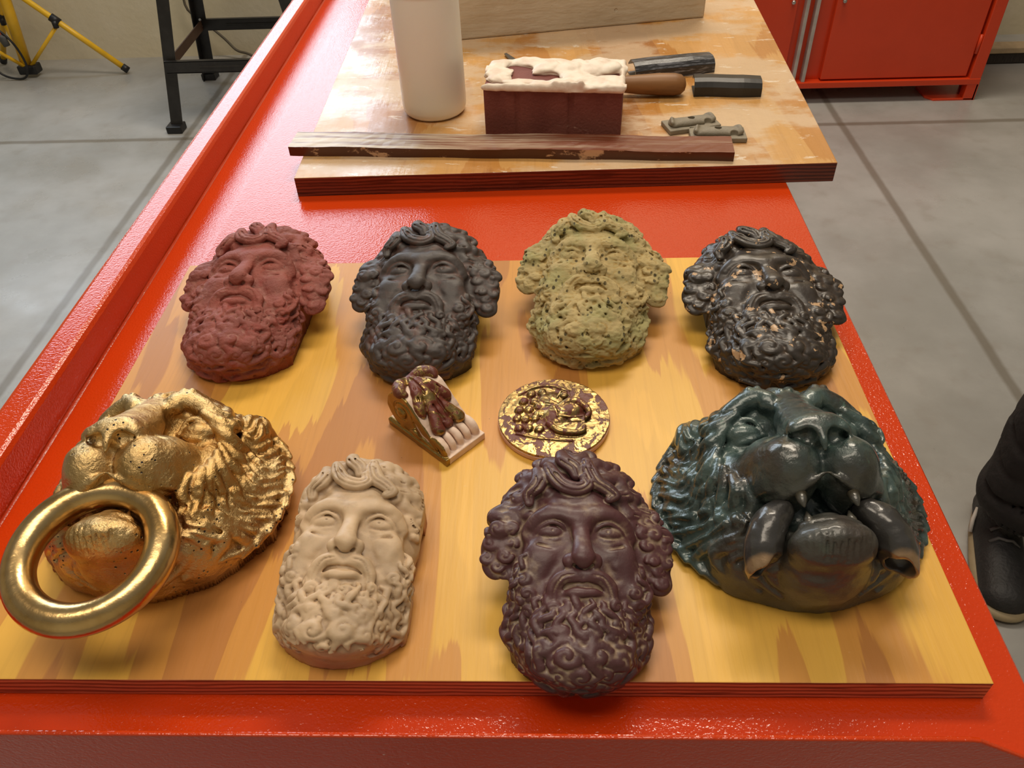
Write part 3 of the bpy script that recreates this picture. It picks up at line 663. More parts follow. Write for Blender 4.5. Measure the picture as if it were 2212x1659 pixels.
g.noise(.10, .8, 3); V, F = g.mesh(-9); V = V * [.0097, .01, .01] + [0, 0, H2 - .0042]
mp = M('wet_plaster', .5); mp.col(mp.mix(mp.ramp(mp.noise(60), .4, .7), lin(240, 226, 208), lin(226, 204, 184))); mp.bump(mp.noise(250), .0006, .5)
obj('plaster_smear', (V, F), mp.m, br, sm=True)

# ---------------------------------------------------------------- plaster slab at the back
mp = M('raw_plaster', .75); c = mp.mix(mp.ramp(mp.noise(10, detail=6), .35, .65), lin(196, 178, 152), lin(208, 192, 168)); c = mp.mix(mp.ramp(mp.noise(14, (1, 1, 4), 7, .7), .66, .7, 0, .5), c, lin(150, 128, 98)); mp.col(c)
mp.bump(mp.math('ADD', mp.noise(24, (1, 1, 3), 7), mp.math('MULTIPLY', mp.ramp(mp.vor(38), .12, .06), -.7)), .004, .6)
sl = obj('plaster_block', box(BM(), 0, .415, 0, .11, 0, .16), mp.m, bevel=.003, loc=(-.095, 1.0435, .918), rotz=math.atan2(.0745, .392))
tag(sl, 'large beige plaster block standing on the far board behind bottle and brick', 'plaster block')

# ---------------------------------------------------------------- tools
wood = M('worn_wood', .5); wood.col(wood.mix(wood.ramp(wood.noise(40, (.2, 1, 1), 5), .35, .7), lin(150, 104, 58), lin(108, 72, 40))); wood.bump(wood.noise(120, (.1, 1, 1)), .0005, .4)
tr = thing('trowel', 'trowel with a brown wooden handle lying behind the brick', 'trowel', (.19, .820, .918), math.radians(-1))
obj('handle', rod(BM(), [(-.075, 0, .017), (-.05, 0, .017), (-.02, 0, .0155), (.015, 0, .015), (.035, 0, .0145), (.044, 0, .0143), (.049, 0, .0142), (.0505, 0, .0142)], [.007, .009, .0115, .014, .0142, .0125, .008, .003], 20), wood.m, tr, sm=True)
obj('ferrule', rod(BM(), [(-.093, 0, .017), (-.075, 0, .017)], .0072, 16), STEEL, tr, sm=True)
obj('tang', rod(BM(), [(-.125, .008, .006), (-.11, .004, .012), (-.098, 0, .017), (-.09, 0, .017)], .003, 8), STEEL, tr, sm=True)
obj('blade', prism(BM(), [(-.12, -.01), (-.105, .0), (-.11, .022), (-.15, .085), (-.193, .157), (-.196, .154), (-.16, .06), (-.135, .012)], .002, .0035), m_plain('worn_steel', lin(120, 120, 118), .35, .8), tr)

def fold(name, label, loc, rz, L, mat_, W=.030, H=.016):
    """a strip of dark sheet folded to an open channel"""
    prof = [(0, .0), (W, .0), (W, .0016), (.003, .0016), (.0022, .003), (.003, H * .6), (.007, H * .85), (.013, H), (W * .75, H * .96), (W, H * .6), (W, H * .6 + .0022), (W * .76, H + .0012), (.012, H + .0018), (.005, H * .95), (.0004, H * .65), (0, .003)]
    bm = BM(); rows = []
    for i, t in enumerate(np.linspace(0, 1, 12)):
        k = 1 - .10 * max(0, t - .75) / .25
        rows.append([bm.verts.new((L * t, .0012 * math.sin(t * 7) + y, z * k if z > .002 else z)) for y, z in prof])
    n = len(prof)
    for A, B in zip(rows, rows[1:]):
        for k in range(n): bm.faces.new((A[k], B[k], B[(k + 1) % n], A[(k + 1) % n]))
    bm.faces.new(rows[0]); bm.faces.new(rows[-1][::-1])
    return tag(obj(name, bm, mat_, loc=loc, rotz=rz, sm=False), label, 'scraper', 'folded dark sheet scrapers')
fold('folded_scraper', 'dark folded sheet scraper at the right, in front of the other one', (.251, .812, .918), math.radians(-4), .087, DARKMETAL, .034, .019)
fold('folded_scraper', 'greyer folded sheet scraper slanting behind the trowel handle', (.180, .868, .918), math.radians(13), .115, m_painted('greasy_steel', lin(58, 58, 60), lin(128, 130, 138), (6, 60, 60), .5, .62, .3), .034, .020)

clay = m_plain('grey_clay', lin(136, 126, 108), .6, 0, .12, 60, .0006, 300)
def clay_piece(label, loc, rz):
    t = thing('clay_clip', label, 'clay piece', loc, rz, 'small grey clay pieces on the far board')
    obj('base', box(BM(), -.033, .033, -.016, .016, 0, .006), clay, t, bevel=.0012)
    g = Grid((-3.6, -1.9, -.1), (3.6, 1.9, 2.0), .05)
    for x in np.linspace(-2.3, 2.3, 14): g.ell((x, .05 * math.sin(x * 3), .75), (.6, .95, .45), .2)
    g.tube([(-2.7, -.6, 1.1), (-2.5, .2, 1.3), (-2.2, .8, 1.0)], .2, .3); g.tube([(2.3, .7, .9), (2.5, .2, 1.2), (2.7, -.5, .95)], .28, .3)
    g.ell((-1.75, .2, 1.5), (.5, 1.2, .35), .2, sub=True); g.ell((1.8, -.9, 1.0), (.45, .35, .8), .1, sub=True)
    g.cap((0, .1, .9), (0, .1, 3), .42, .42, .05, sub=True)
    V, F = g.mesh(); obj('clip_body', (V * .01, F), clay, t, sm=True); return t
clay_piece('small grey clay piece with a hole, left and behind its neighbour', (.2345, .722, .918), math.radians(14))
clay_piece('small grey clay piece with a hole touching the end of the batten', (.262, .692, .918), math.radians(-2))

# ---------------------------------------------------------------- the bearded masks
def seat(V, F, q, sy=.85, sz=.6, cut=-8.45):
    """scale, lean and seat a sculpt so that its rim runs down to the board"""
    x, y, rx, ry, rz, s = q
    W = V * [1, sy, sz]; W = W @ rotm((math.degrees(rx), math.degrees(ry), 0)).T * s * .01
    rim = V[:, 2] < .02; W[:, 2] -= W[:, 2].min(); core = rim & ((np.abs(V[:, 0]) < 4.3) | (V[:, 1] > 5)); W[core, 2] = 0
    return W, (x, y, ZB), rz

def mask(g, q, mat_, label, **k):
    V, F = g.mesh(); W, loc, rz = seat(V, F, q, **k)
    o = obj('bearded_mask', (W, F), mat_, sm=True, loc=loc, rotz=rz)
    return tag(o, label, 'mask')

def chop(g, y):
    """round off the beard below y"""
    Y = g.ax[1][None, :, None]; X = g.ax[0][:, None, None]
    d = (y + .10 * X * X) - Y; h = np.maximum(1.2 - np.abs(g.D - d), 0) / 1.2; g.D = np.maximum(g.D, d) + h * h * .3

bearded = sculpt_bearded()
v = bearded.copy(); v.noise(.05, .7, 11); v.noise(.03, .28, 12)
mask(v, [-.2085, .339, .2049, -.0694, -.0587, 1.0873], m_cast('red_terracotta', lin(148, 76, 64), lin(158, 104, 92), 'red', .7), 'brick red bearded mask, far left of the back row')
v = bearded.copy(); v.noise(.03, .5, 21)
mask(v, [-.0531, .327, .3, -.0431, -.0485, 1.03], m_cast('charcoal_cast', lin(72, 63, 60), lin(98, 68, 58), 'dark', .5), 'smooth charcoal bearded mask, second in the back row above the gilded bracket')
v = bearded.copy(); v.noise(.10, .9, 31); v.noise(.07, .3, 32); v.noise(.05, .16, 33)
mask(v, [.0924, .3484, .246, .0073, -.0914, 1.0552], m_cast('pitted_stone', lin(192, 170, 118), lin(170, 138, 76), 'stone', .85), 'yellow green pitted stone-like bearded mask, third in the back row')
v = bearded.copy(); v.noise(.05, .6, 41)
mask(v, [.2395, .3225, .1829, .0239, -.014, 1.0818], m_cast('chipped_black', lin(62, 54, 48), lin(88, 72, 58), 'black', .38, .2), 'black brown bearded mask with tan chips, right end of the back row')
v = bearded; mask(v, [.0688, .0543, .30, .0902, .0252, .93], m_cast('aubergine_cast', lin(84, 48, 50), lin(160, 138, 114), 'purple', .45, .1), 'dark aubergine bearded mask dusty in its folds, hanging over the front edge')
v = sculpt_bearded(wings=False, seed=9); chop(v, -8.0)
X = v.ax[0][:, None, None]; Y = v.ax[1][None, :, None]
d = np.sqrt(((X - .1) / 4.45) ** 2 + (np.clip(np.abs(Y - .8) - 5.2, 0, 9) / 4.3) ** 2) * 4.3 - 4.3; v.D = np.maximum(v.D, d); v.noise(.05, .6, 51)
mask(v, [-.0747, .0671, .1444, .076, -.0211, .9222], m_cast('cream_wax', lin(206, 176, 140), lin(150, 122, 92), 'cream', .5), 'cream bearded mask with a trimmed oval outline at the front', sz=.62)

# ---------------------------------------------------------------- the lions
GOLD = m_gold(); PAT = m_patina()
lion = sculpt_lion(); lV, lF = lion.mesh()
def fang(sign, up, k=1.):
    bm = BM(); x = sign * (1.55 if up else 1.25); z0 = 7.35 if up else 7.0
    p = [(x, -3.7, z0), (x, -3.7 - .5 * k, z0 - .02 - 1.5 * (1 - k)), (x * 1.01, -3.7 - 1.0 * k, z0 + .05 - 2.4 * (1 - k))] if up else [(x, -5.5, z0 - .5), (x, -5.0, z0 - .4), (x, -4.5, z0 - .35)]
    return rod(bm, [tuple(c * .01 for c in q) for q in p], [.0038, .0029, .0006], 12)
def lion_head(q, mat_, label):
    x, y, rx, ry, rz, s = q; W = lV @ rotm((math.degrees(rx), math.degrees(ry), 0)).T; rim = lV[:, 2] < .02; W[:, 2] -= W[:, 2].min(); W[rim, 2] = 0
    t = thing('lion_head', label, 'lion head', (x, y, ZB), rz)
    obj('head_cast', (W * s * .01, lF), mat_, t, sm=True)
    for sg in (-1, 1):
        for up in (1, 0):
            f = obj('fang', fang(sg, up, .55 if mat_ is GOLD else 1.), mat_, t, sm=True); f.rotation_euler = (rx, ry, 0); f.scale = (s, s, s); f.location = (0, 0, .002 + s * .0)
    return t
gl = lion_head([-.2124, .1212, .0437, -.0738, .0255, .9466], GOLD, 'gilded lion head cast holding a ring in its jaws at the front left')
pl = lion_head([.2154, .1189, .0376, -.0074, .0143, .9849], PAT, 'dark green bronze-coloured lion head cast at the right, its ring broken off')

# ring of the gilded lion: centre, leaning plane
def torus(c, ax, bx, R, r, n=72, k=20, wob=.0):
    c, ax, bx = Vector(c), Vector(ax).normalized(), Vector(bx); bx = (bx - ax * bx.dot(ax)).normalized(); nz_ = ax.cross(bx); bm = BM(); rings = []
    for i in range(n):
        a = 2 * math.pi * i / n; d = ax * math.cos(a) + bx * math.sin(a)
        rings.append([bm.verts.new(c + d * R + (d * math.cos(b) + nz_ * math.sin(b)) * r * (1 + wob * math.sin(3 * a + 1))) for b in [2 * math.pi * j / k for j in range(k)]])
    for i in range(n):
        A, B = rings[i], rings[(i + 1) % n]
        for j in range(k): bm.faces.new((A[j], B[j], B[(j + 1) % k], A[(j + 1) % k]))
    return bm
RINGC, RINGX, RINGY, RR, Rr = (-.0076, -.0726, .0587), (1, -.025, -.0185), (.025, .984, .176), .0411, .0099
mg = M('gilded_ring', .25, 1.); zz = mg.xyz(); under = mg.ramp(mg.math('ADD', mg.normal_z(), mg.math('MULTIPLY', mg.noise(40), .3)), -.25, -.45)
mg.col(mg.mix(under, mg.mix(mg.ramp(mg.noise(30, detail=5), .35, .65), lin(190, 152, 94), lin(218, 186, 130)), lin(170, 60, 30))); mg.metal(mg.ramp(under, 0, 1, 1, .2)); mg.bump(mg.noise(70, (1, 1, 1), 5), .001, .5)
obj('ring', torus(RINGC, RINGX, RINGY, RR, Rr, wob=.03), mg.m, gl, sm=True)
# broken ring stubs of the green lion: hollow ends
def stub(sign):
    g = Grid((-9, -11, 0), (9, -1, 9), .09)
    P = [(sign * 2.6, -4.2, 6.0), (sign * 3.35, -5.0, 5.9), (sign * 3.9, -6.1, 5.3), (sign * 3.95, -7.2, 4.5)]
    g.tube(P, [.85, 1.05, 1.12, 1.12], .1, n=5)
    e = np.array(P[-1]); d = e - np.array(P[-2]); d = d / np.linalg.norm(d)
    d = np.array([-sign * .55, -.80, -.22]); d /= np.linalg.norm(d); X, Y, Z = g.ax[0][:, None, None], g.ax[1][None, :, None], g.ax[2][None, None, :]
    pl_ = (X - e[0]) * d[0] + (Y - e[1]) * d[1] + (Z - e[2]) * d[2] + .1 * np.sin(X * 5) ; g.D = np.maximum(g.D, pl_.astype(np.float32))
    g.ell(tuple(e - d * .1), (.85, .85, .85), .1, sub=True); g.noise(.05, .5, 7); return g.mesh(-9)
ms_ = M('broken_ring', .3, .3, .5, .5); nz = ms_.noise(70, detail=5); y_ = ms_.math('ADD', ms_.xyz()[1], ms_.math('MULTIPLY', nz, .006))
ms_.col(ms_.mix(ms_.ramp(y_, -.0655, -.069), lin(66, 64, 62), lin(150, 122, 90))); ms_.bump(ms_.noise(160), .0008, .5)
for sg in (-1, 1):
    V, F = stub(sg); obj('ring_stub', (V * .01 * .985, F), ms_.m, pl, sm=True)

# ---------------------------------------------------------------- gilded medallion
med = thing('medallion', 'round medallion with worn gilded beast relief above the aubergine mask', 'medallion', (.0577, .2135, ZB))
obj('plaster_disc', lathe(BM(), [(.0425, 0), (.0432, .001), (.0434, .0045), (.0430, .0052)], 96), m_plain('pink_plaster', lin(220, 178, 158), .6), med, sm=False)
def sculpt_medal():
    g = Grid((-4.5, -4.5, -.2), (4.5, 4.5, 1.3), .045); X, Y, Z = g.ax[0][:, None, None], g.ax[1][None, :, None], g.ax[2][None, None, :]
    r = np.sqrt(X * X + Y * Y); g.D = np.maximum(np.maximum(r - 4.3, Z - .12 - .1 * np.clip(1 - (r / 4.3) ** 2, 0, 1)), -Z - .1).astype(np.float32) + 0 * Z
    g.D = np.ascontiguousarray(g.D.astype(np.float32)); f = lambda px, py: ((px - 1608) / 118.6, (530 - py) / 84.9)
    for px, py in ((1400, 330), (1500, 315), (1330, 400), (1430, 400), (1510, 390), (1290, 480), (1380, 480), (1470, 450), (1275, 560), (1350, 570), (1435, 560), (1290, 650), (1380, 650), (1475, 660), (1460, 520)):
        x, y = f(px, py); g.ell((x, y, .25), (.36, .42, .26), .06, rot=(0, -14, -20)); g.tube([(x - .25, y - .33, .3), (x + .05, y - .42, .3), (x + .3, y - .2, .3)], .05, .05, sub=True)
    P = lambda L, z: [(*f(a, b), z_) for (a, b), z_ in zip(L, z if isinstance(z, list) else [z] * len(L))]
    for c, rr in (((1600, 400), (1.1, .95, .5)), ((1620, 520), (1.15, 1.0, .5)), ((1760, 480), (1.0, .7, .55))): x, y = f(*c); g.ell((x, y, .15), rr, .3)
    x, y = f(1705, 375); g.ell((x, y, .62), (.34, .3, .2), .08); g.tube(P([(1640, 400), (1680, 340), (1740, 340), (1765, 400)], .66), .07, .08)
    g.tube(P([(1660, 470), (1760, 430), (1860, 450), (1930, 520), (1900, 570)], [.5, .62, .6, .5, .4]), [.2, .3, .3, .24, .15], .15)
    g.tube(P([(1560, 620), (1640, 680), (1760, 700), (1860, 690), (1880, 640)], .35), [.25, .28, .26, .2, .14], .15)
    g.tube(P([(1650, 530), (1640, 580), (1700, 610), (1800, 610), (1870, 600)], .6), [.07, .12, .14, .12, .07], .08, sub=True)
    g.tube(P([(1660, 555), (1760, 570), (1860, 565)], .5), [.12, .1, .08], .05); g.tube(P([(1490, 470), (1480, 560), (1540, 650), (1620, 720)], .55), .08, .1, sub=True)
    for i in range(5): g.tube(P([(1520 + 12 * i, 400 + 28 * i), (1580 + 12 * i, 430 + 26 * i), (1640, 450 + 30 * i)], [.5, .62, .55]), [.06, .1, .05], .1)
    g.tube(P([(1270, 695), (1450, 735), (1640, 755), (1760, 762)], .22), .09, .1); g.tube(P([(1290, 330), (1430, 260), (1600, 250), (1750, 300)], .25), [.05, .1, .12, .06], .2)
    g.noise(.02, .3, 5); return g.mesh(-1)
V, F = sculpt_medal(); obj('gilded_face', (V * .01 + [0, 0, .0058], F), m_leafgold('medallion_leaf', .462), med, sm=True)

# ---------------------------------------------------------------- gilded scroll bracket
br_ = thing('scroll_bracket', 'small white scroll bracket with gilded leaf and side between the masks', 'bracket', (-.0712, .2139, ZB), math.atan2(-.0452, .0487))
def sculpt_corbel():
    g = Grid((-.8, -.6, -.2), (7.6, 4.6, 4.9), .05); X, Y, Z = g.ax[0][:, None, None], g.ax[1][None, :, None], g.ax[2][None, None, :]
    def cap2(a, b, ra, rb):
        v = np.array(b) - np.array(a); t = np.clip(((X - a[0]) * v[0] + (Z - a[1]) * v[1]) / (v @ v), 0, 1); return np.sqrt((X - a[0] - t * v[0]) ** 2 + (Z - a[1] - t * v[1]) ** 2) - ra - (rb - ra) * t
    side = np.abs(Y - 1.95)
    body = np.minimum(cap2((1.75, 2.25), (3.2, 1.5), 1.65, 1.2), cap2((3.2, 1.5), (5.1, .7), 1.2, .5)); base = np.maximum(np.abs(X - 3.35) - 3.35, np.abs(Z - .3) - .3)
    g.D = np.minimum(np.maximum(body, side - 1.78), np.maximum(base, side - 1.95)).astype(np.float32) - .04
    # scroll cut into the gilded side
    g.tube([(1.75 + 1.25 * (1 - .028 * i) * math.cos(i * .42) * (1 - i * .02), .12, 2.2 + 1.25 * (1 - .028 * i) * math.sin(i * .42) * (1 - i * .02)) for i in range(22)], .12, .06, sub=True)
    g.ell((1.75, .15, 2.2), (.5, .3, .5), .1); g.tube([(3.1, .12, 1.9), (3.6, .12, 1.3), (4.4, .12, .95), (5.2, .12, .8)], [.2, .3, .22, .1], .1, sub=True)
    g.tube([(2.6, .12, .9), (3.2, .1, 1.2), (3.6, .1, .85)], [.15, .25, .15], .1); g.tube([(.1, 0, .62), (3, 0, .62), (6.0, 0, .62)], .1, .08, sub=True)
    for i in range(5): y = .45 + .75 * i; w_ = .3 if 0 < i < 4 else .38; g.tube([(4.9, y, 1.35), (5.5, y, 1.45), (6.0, y, 1.15), (6.2, y, .6)], [w_ * .8, w_, w_, w_ * .9], .06)
    g.noise(.03, .5, 2); return g.mesh()
mc = M('bracket_paint', .45); x = mc.xyz(); e = mc.math('ADD', x[1], mc.math('MULTIPLY', mc.math('SUBTRACT', mc.noise(120), .5), .003)); f = mc.ramp(e, .0032, .0026)
mc.col(mc.mix(f, mc.mix(mc.ramp(mc.noise(150), .35, .7), lin(236, 210, 190), lin(226, 196, 176)), lin(150, 124, 70))); mc.metal(mc.math('MULTIPLY', f, .8)); mc.rough(mc.ramp(f, 0, 1, .65, .25)); mc.bump(mc.noise(250), .0005, .5)
V, F = sculpt_corbel(); obj('bracket_body', (V * .01, F), mc.m, br_, sm=True)
def sculpt_leaf():
    g = Grid((-.8, -.8, .5), (7.0, 4.8, 5.2), .05); top = lambda u: float(np.interp(u, [0, .3, 1, 1.75, 2.6, 3.4, 4.2, 5.0, 5.6], [2.6, 3.2, 3.85, 3.95, 3.65, 2.95, 2.25, 1.7, 1.3]))
    def T(L, r, k=.15, sub=False, dz=.1): g.tube([(u, v, top(u) + dz) for u, v in L], r, k, sub)
    T([(.3, 1.95), (1.4, 1.95), (2.6, 1.95), (3.8, 1.95), (4.9, 1.95)], [.3, .4, .42, .42, .4], .2)
    for s in (-1, 1):
        c = 1.95
        T([(.6, c + s * .3), (.9, c + s * 1.0), (1.5, c + s * 1.55), (2.0, c + s * 1.5)], [.4, .55, .5, .3], .15)
        T([(1.5, c + s * .3), (2.4, c + s * .7), (3.3, c + s * 1.2), (3.7, c + s * 1.25)], [.3, .42, .45, .25], .12)
        T([(3.0, c + s * .25), (4.0, c + s * .6), (4.9, c + s * 1.0), (5.1, c + s * .9)], [.3, .42, .5, .4], .15, dz=.25)
        T([(.9, c + s * .18), (2.2, c + s * .25), (3.6, c + s * .3), (4.8, c + s * .25)], .09, .08, True, .5)
        T([(1.0, c + s * .7), (1.5, c + s * 1.3)], .08, .1, True, .6); T([(2.0, c + s * .55), (3.2, c + s * 1.1)], .08, .1, True, .5)
    g.noise(.05, .4, 6); return g.mesh(-9)
V, F = sculpt_leaf(); obj('acanthus_leaf', (V * .01, F), m_leafgold('leaf_gilding', .515), br_, sm=True)

# ---------------------------------------------------------------- red steel cabinet behind
cab = thing('steel_cabinet', 'orange red steel cabinet standing at the back right of the bench', 'cabinet', (0, 2.92, 0), math.radians(0))
CR = m_red('cabinet_enamel', lin(214, 66, 28))
bm = BM(); box(bm, .45, 1.755, .025, .55, .085, .92); obj('carcass', bm, CR, cab, bevel=.003)
bm = BM(); box(bm, 1.712, 1.757, -.01, .03, 0, .92); obj('corner_post', bm, CR, cab, bevel=.003)
obj('bottom_rail', box(BM(), .45, 1.757, -.012, .03, .062, .086), CR, cab, bevel=.003)
obj('top_rail', box(BM(), .45, 1.757, -.012, .03, .90, .93), CR, cab, bevel=.003)
for x0, x1, kx in ((1.142, 1.702, 1.165), (.46, 1.0, .98)):
    d = obj('cabinet_door', box(BM(), x0, x1, 0, .026, .092, .895), CR, cab, bevel=.003)
    obj('knob', rod(BM(), [(kx, -.016, .385), (kx, -.010, .385), (kx, 0, .385)], [.006, .008, .004], 16), STEEL, d, sm=True)
ALU = m_plain('aluminium_strip', lin(188, 180, 174), .4, .3)
for x0 in (1.030, 1.068): obj('metal_strip', box(BM(), x0, x0 + .013, -.006, .03, .086, .90), ALU, cab, bevel=.001)
obj('hinge', rod(BM(), [(1.706, -.004, .18), (1.706, -.004, .25)], .006, 10), CR, cab, sm=True)
bm = BM(); prism(bm, [(1.60, -.01), (1.755, -.01), (1.755, .12), (1.575, .12), (1.575, .02)], 0, .008); obj('foot_plate', bm, CR, cab, bevel=.001)
bm = BM(); box(bm, 1.749, 1.757, -.01, .12, 0, .07); obj('foot', bm, CR, cab)
bm = BM(); box(bm, .48, .60, .0, .12, 0, .07); obj('foot', bm, CR, cab)

# ---------------------------------------------------------------- push broom by the wall
bro = thing('push_broom', 'push broom leaning on the back wall right of the red cabinet', 'broom', (2.22, 3.30, 0))
obj('bristles', box(BM(), -.27, .27, -.03, .035, 0, .045), m_painted('bristles', lin(34, 30, 28), lin(62, 56, 50), (200, 200, 4), .4, .6, .9), bro, bevel=.006)
obj('broom_head', box(BM(), -.28, .28, -.035, .04, .045, .07), m_plain('pale_wood', lin(176, 156, 124), .6), bro, bevel=.004)
obj('bracket', box(BM(), -.06, .06, -.03, .03, .07, .078), DARKMETAL, bro); obj('socket', rod(BM(), [(-.02, 0, .075), (-.018, .02, .125)], .02, 16), DARKMETAL, bro, sm=True)
obj('broom_stick', rod(BM(), [(-.02, 0, .09), (.05, .27, 1.35)], .013, 14), m_plain('stick_wood', lin(140, 122, 98), .6), bro, sm=True)

# ---------------------------------------------------------------- yellow folding tripod
tri = thing('tripod_stand', 'yellow tubular folding tripod stand with black joints by the back wall', 'tripod stand', (-2.30, 3.42, 0))
Lc = lambda p: (p[0] + 2.30, p[1] - 3.42, p[2])
obj('post', rod(BM(), [Lc((-2.302, 3.42, .04)), Lc((-2.27, 3.42, .33)), Lc((-2.19, 3.42, 1.1))], .024, 16), YEL, tri, sm=True)
def trileg(foot, topp, mid):
    l = obj('leg', rod(BM(), [Lc(foot), Lc(topp)], .0125, 12), YEL, tri, sm=True)
    f, t_ = Vector(Lc(foot)), Vector(Lc(topp)); d = (t_ - f).normalized()
    obj('rubber_foot', rod(BM(), [f - d * .006, f + d * .022], .0155, 12), BLK, l, sm=True)
    q = f + (t_ - f) * mid; b = BM(); rod(b, [q - d * .02, q + d * .02], .018, 12); rod(b, [q + Vector((0, -.012, -.03)), q + Vector((0, -.012, .0))], .012, 10); obj('joint', b, BLK, l, sm=True)
    obj('brace', rod(BM(), [q + Vector((0, -.01, -.025)), Vector(Lc((-2.29, 3.41, .035)))], .008, 10), YEL, tri, sm=True)
trileg((-1.843, 3.42, .018), (-2.235, 3.42, .38), .62); trileg((-2.60, 3.20, .018), (-2.25, 3.41, .42), .55); trileg((-2.50, 3.57, .018), (-2.25, 3.43, .42), .55)
obj('hub', box(BM(), -.035, .05, -.03, .03, .015, .055), BLK, tri, bevel=.006)
cb = rod(BM(), smooth([(-2.42, 3.37, .34), (-2.34, 3.37, .24), (-2.285, 3.37, .16), (-2.27, 3.37, .06), (-2.31, 3.37, .008), (-2.40, 3.37, .03), (-2.44, 3.37, .12), (-2.46, 3.37, .3)], .005, 5)[0].tolist(), .005, 8)
cable = obj('power_cable', cb, BLK, sm=True); tag(cable, 'black power cable looping around the foot of the yellow tripod', 'cable')
pg = obj('plug', rod(BM(), [(-2.315, 3.365, .155), (-2.322, 3.365, .19), (-2.33, 3.365, .205)], [.014, .017, .012], 12), m_plain('grey_rubber', lin(78, 78, 76), .6), cable, sm=True)
obj('plug_collar', rod(BM(), [(-2.33, 3.365, .2), (-2.334, 3.365, .213)], .013, 12), m_plain('orange_plastic', lin(216, 84, 44), .5), pg, sm=True)

# ---------------------------------------------------------------- black steel stand
st = thing('steel_stand', 'black angle-steel machine stand with splayed legs at the back left', 'stand', (-1.1, 3.05, 0))
S = lambda p: (p[0] + 1.1, p[1] - 3.05, p[2])
for fx, fy, tx, ty in ((-1.402, 2.795, -1.30, 2.86), (-1.432, 3.34, -1.34, 3.27), (-.80, 2.795, -.90, 2.86), (-.93, 3.34, -1.02, 3.27)):
    bm = BM(); sx = 1 if fx < -1.1 else -1; bar(bm, S((fx, fy, .0)), S((tx, ty, .62)), .046, .004, (0, 1, 0)); sy_ = 1 if fy < 3 else -1
    bar(bm, S((fx - sx * .021, fy + sy_ * .02, .0)), S((tx - sx * .021, ty + sy_ * .02, .62)), .004, .042, (0, 1, 0))
    l = obj('leg', bm, DARKMETAL, st); obj('foot', box(BM(), *[c for ax in ((fx - .032, fx + .03), (fy - .03, fy + .03)) for c in (ax[0] - (-1.1 if ax[0] < 0 else 3.05), ax[1] - (-1.1 if ax[0] < 0 else 3.05))], 0, .028), BLK, l, bevel=.004)
    for z in (.235, .262): 
        t_ = z / .62; p = S((fx + (tx - fx) * t_, fy + (ty - fy) * t_ - .006, z)); obj('bolt', rod(BM(), [p, (p[0], p[1] - .003, p[2])], .006, 10), STEEL, l)
def rail(a, b, h, mat_=DARKMETAL):
    bm = BM(); bar(bm, S(a), S(b), .004, h); 
    for k in (-1, 1): bar(bm, S((a[0], a[1] + .006, a[2] + k * h / 2)), S((b[0], b[1] + .006, b[2] + k * h / 2)), .016, .004)
    rb = Vector(S(a)).lerp(Vector(S(b)), .25); re = Vector(S(a)).lerp(Vector(S(b)), .9); rod(bm, [rb, re], .006, 8)
    obj('cross_rail', bm, mat_, st)
rail((-1.372, 2.80, .248), (-.84, 2.80, .248), .042); rail((-1.40, 3.31, .238), (-.96, 3.31, .238), .042)
obj('side_rail', bar(BM(), S((-1.365, 2.83, .248)), S((-1.395, 3.31, .238)), .005, .038), m_plain('rusty_steel', lin(98, 74, 58), .6, .2), st)
obj('side_rail', bar(BM(), S((-.84, 2.83, .248)), S((-.965, 3.31, .238)), .005, .038), DARKMETAL, st)
obj('stand_top', box(BM(), -.24, .24, -.22, .25, .62, .66), DARKMETAL, st, bevel=.004)
cb = rod(BM(), smooth([(-1.52, 3.58, .44), (-1.56, 3.59, .24), (-1.50, 3.59, .17), (-1.42, 3.585, .09), (-1.37, 3.57, .04), (-1.31, 3.55, .028), (-1.22, 3.5, .006), (-1.1, 3.5, .006)], .006, 5)[0].tolist(), .006, 8)
tag(obj('wall_cable', cb, m_plain('brown_rubber', lin(92, 84, 70), .6), sm=True), 'thin dull cable sagging behind the black steel stand', 'cable')

# ---------------------------------------------------------------- the person at the right edge
per = thing('person', 'person in black trousers and black trainers standing right of the bench', 'person', (1.09, .80, 0))
SK = m_plain('skin', lin(186, 134, 108), .5); TRO = m_plain('black_cloth', lin(30, 27, 27), .85, 0, .2, 30, .003, 60); JAC = m_plain('dark_jacket', lin(44, 46, 54), .8, 0, .1, 30, .002, 60)
def body():
    g = Grid((-32, -20, 8), (32, 20, 178), 1.1); T = g.tube
    E = g.ell; E((0, 0, 98), (16, 11, 14), 4); E((0, 0, 118), (15, 10, 18), 5); E((0, 0, 138), (18, 10.5, 13), 5); T([(0, 0, 148), (0, -.5, 156)], 5.8, 3)
    E((0, -1, 165), (7.4, 9.2, 11), 2); E((0, -9.5, 163), (1.4, 2.2, 2.4), 1); E((0, -8.3, 158.5), (2.6, 1.2, .9), .8)
    for s in (-1, 1):
        E((s * 7.6, 0, 164), (1, 2, 3), .6); E((s * 3, -8.6, 166.5), (1.3, .9, .9), .5, sub=True)
        T([(s * 17, 0, 144), (s * 22, 1, 120), (s * 23, -3, 96), (s * 23, -4, 90)], [5.5, 4.4, 3.2, 2.8], 3)
        T([(s * 23, -4, 90), (s * 23, -5, 84)], [3.4, 3.0], 1)
        for j in range(4): T([(s * 23 + (0), -7.2 + 1.9 * j, 83), (s * 22.6, -7.4 + 1.9 * j, 78), (s * 21.6, -7.0 + 1.8 * j, 74.5 + abs(j - 1.4))], [1.0, .9, .75], .25)
        T([(s * 22.5, -7.5, 87), (s * 21, -9.3, 83), (s * 20.4, -9.6, 79.5)], [1.2, 1.0, .8], .6)
        T([(s * 9, 0, 92), (s * 9.5, -1, 50), (s * 10, 1, 12)], [8.5, 5.6, 4.0], 4)
    return g.mesh(9)
V, F = body(); obj('body', (V * .01, F), SK, per, sm=True)
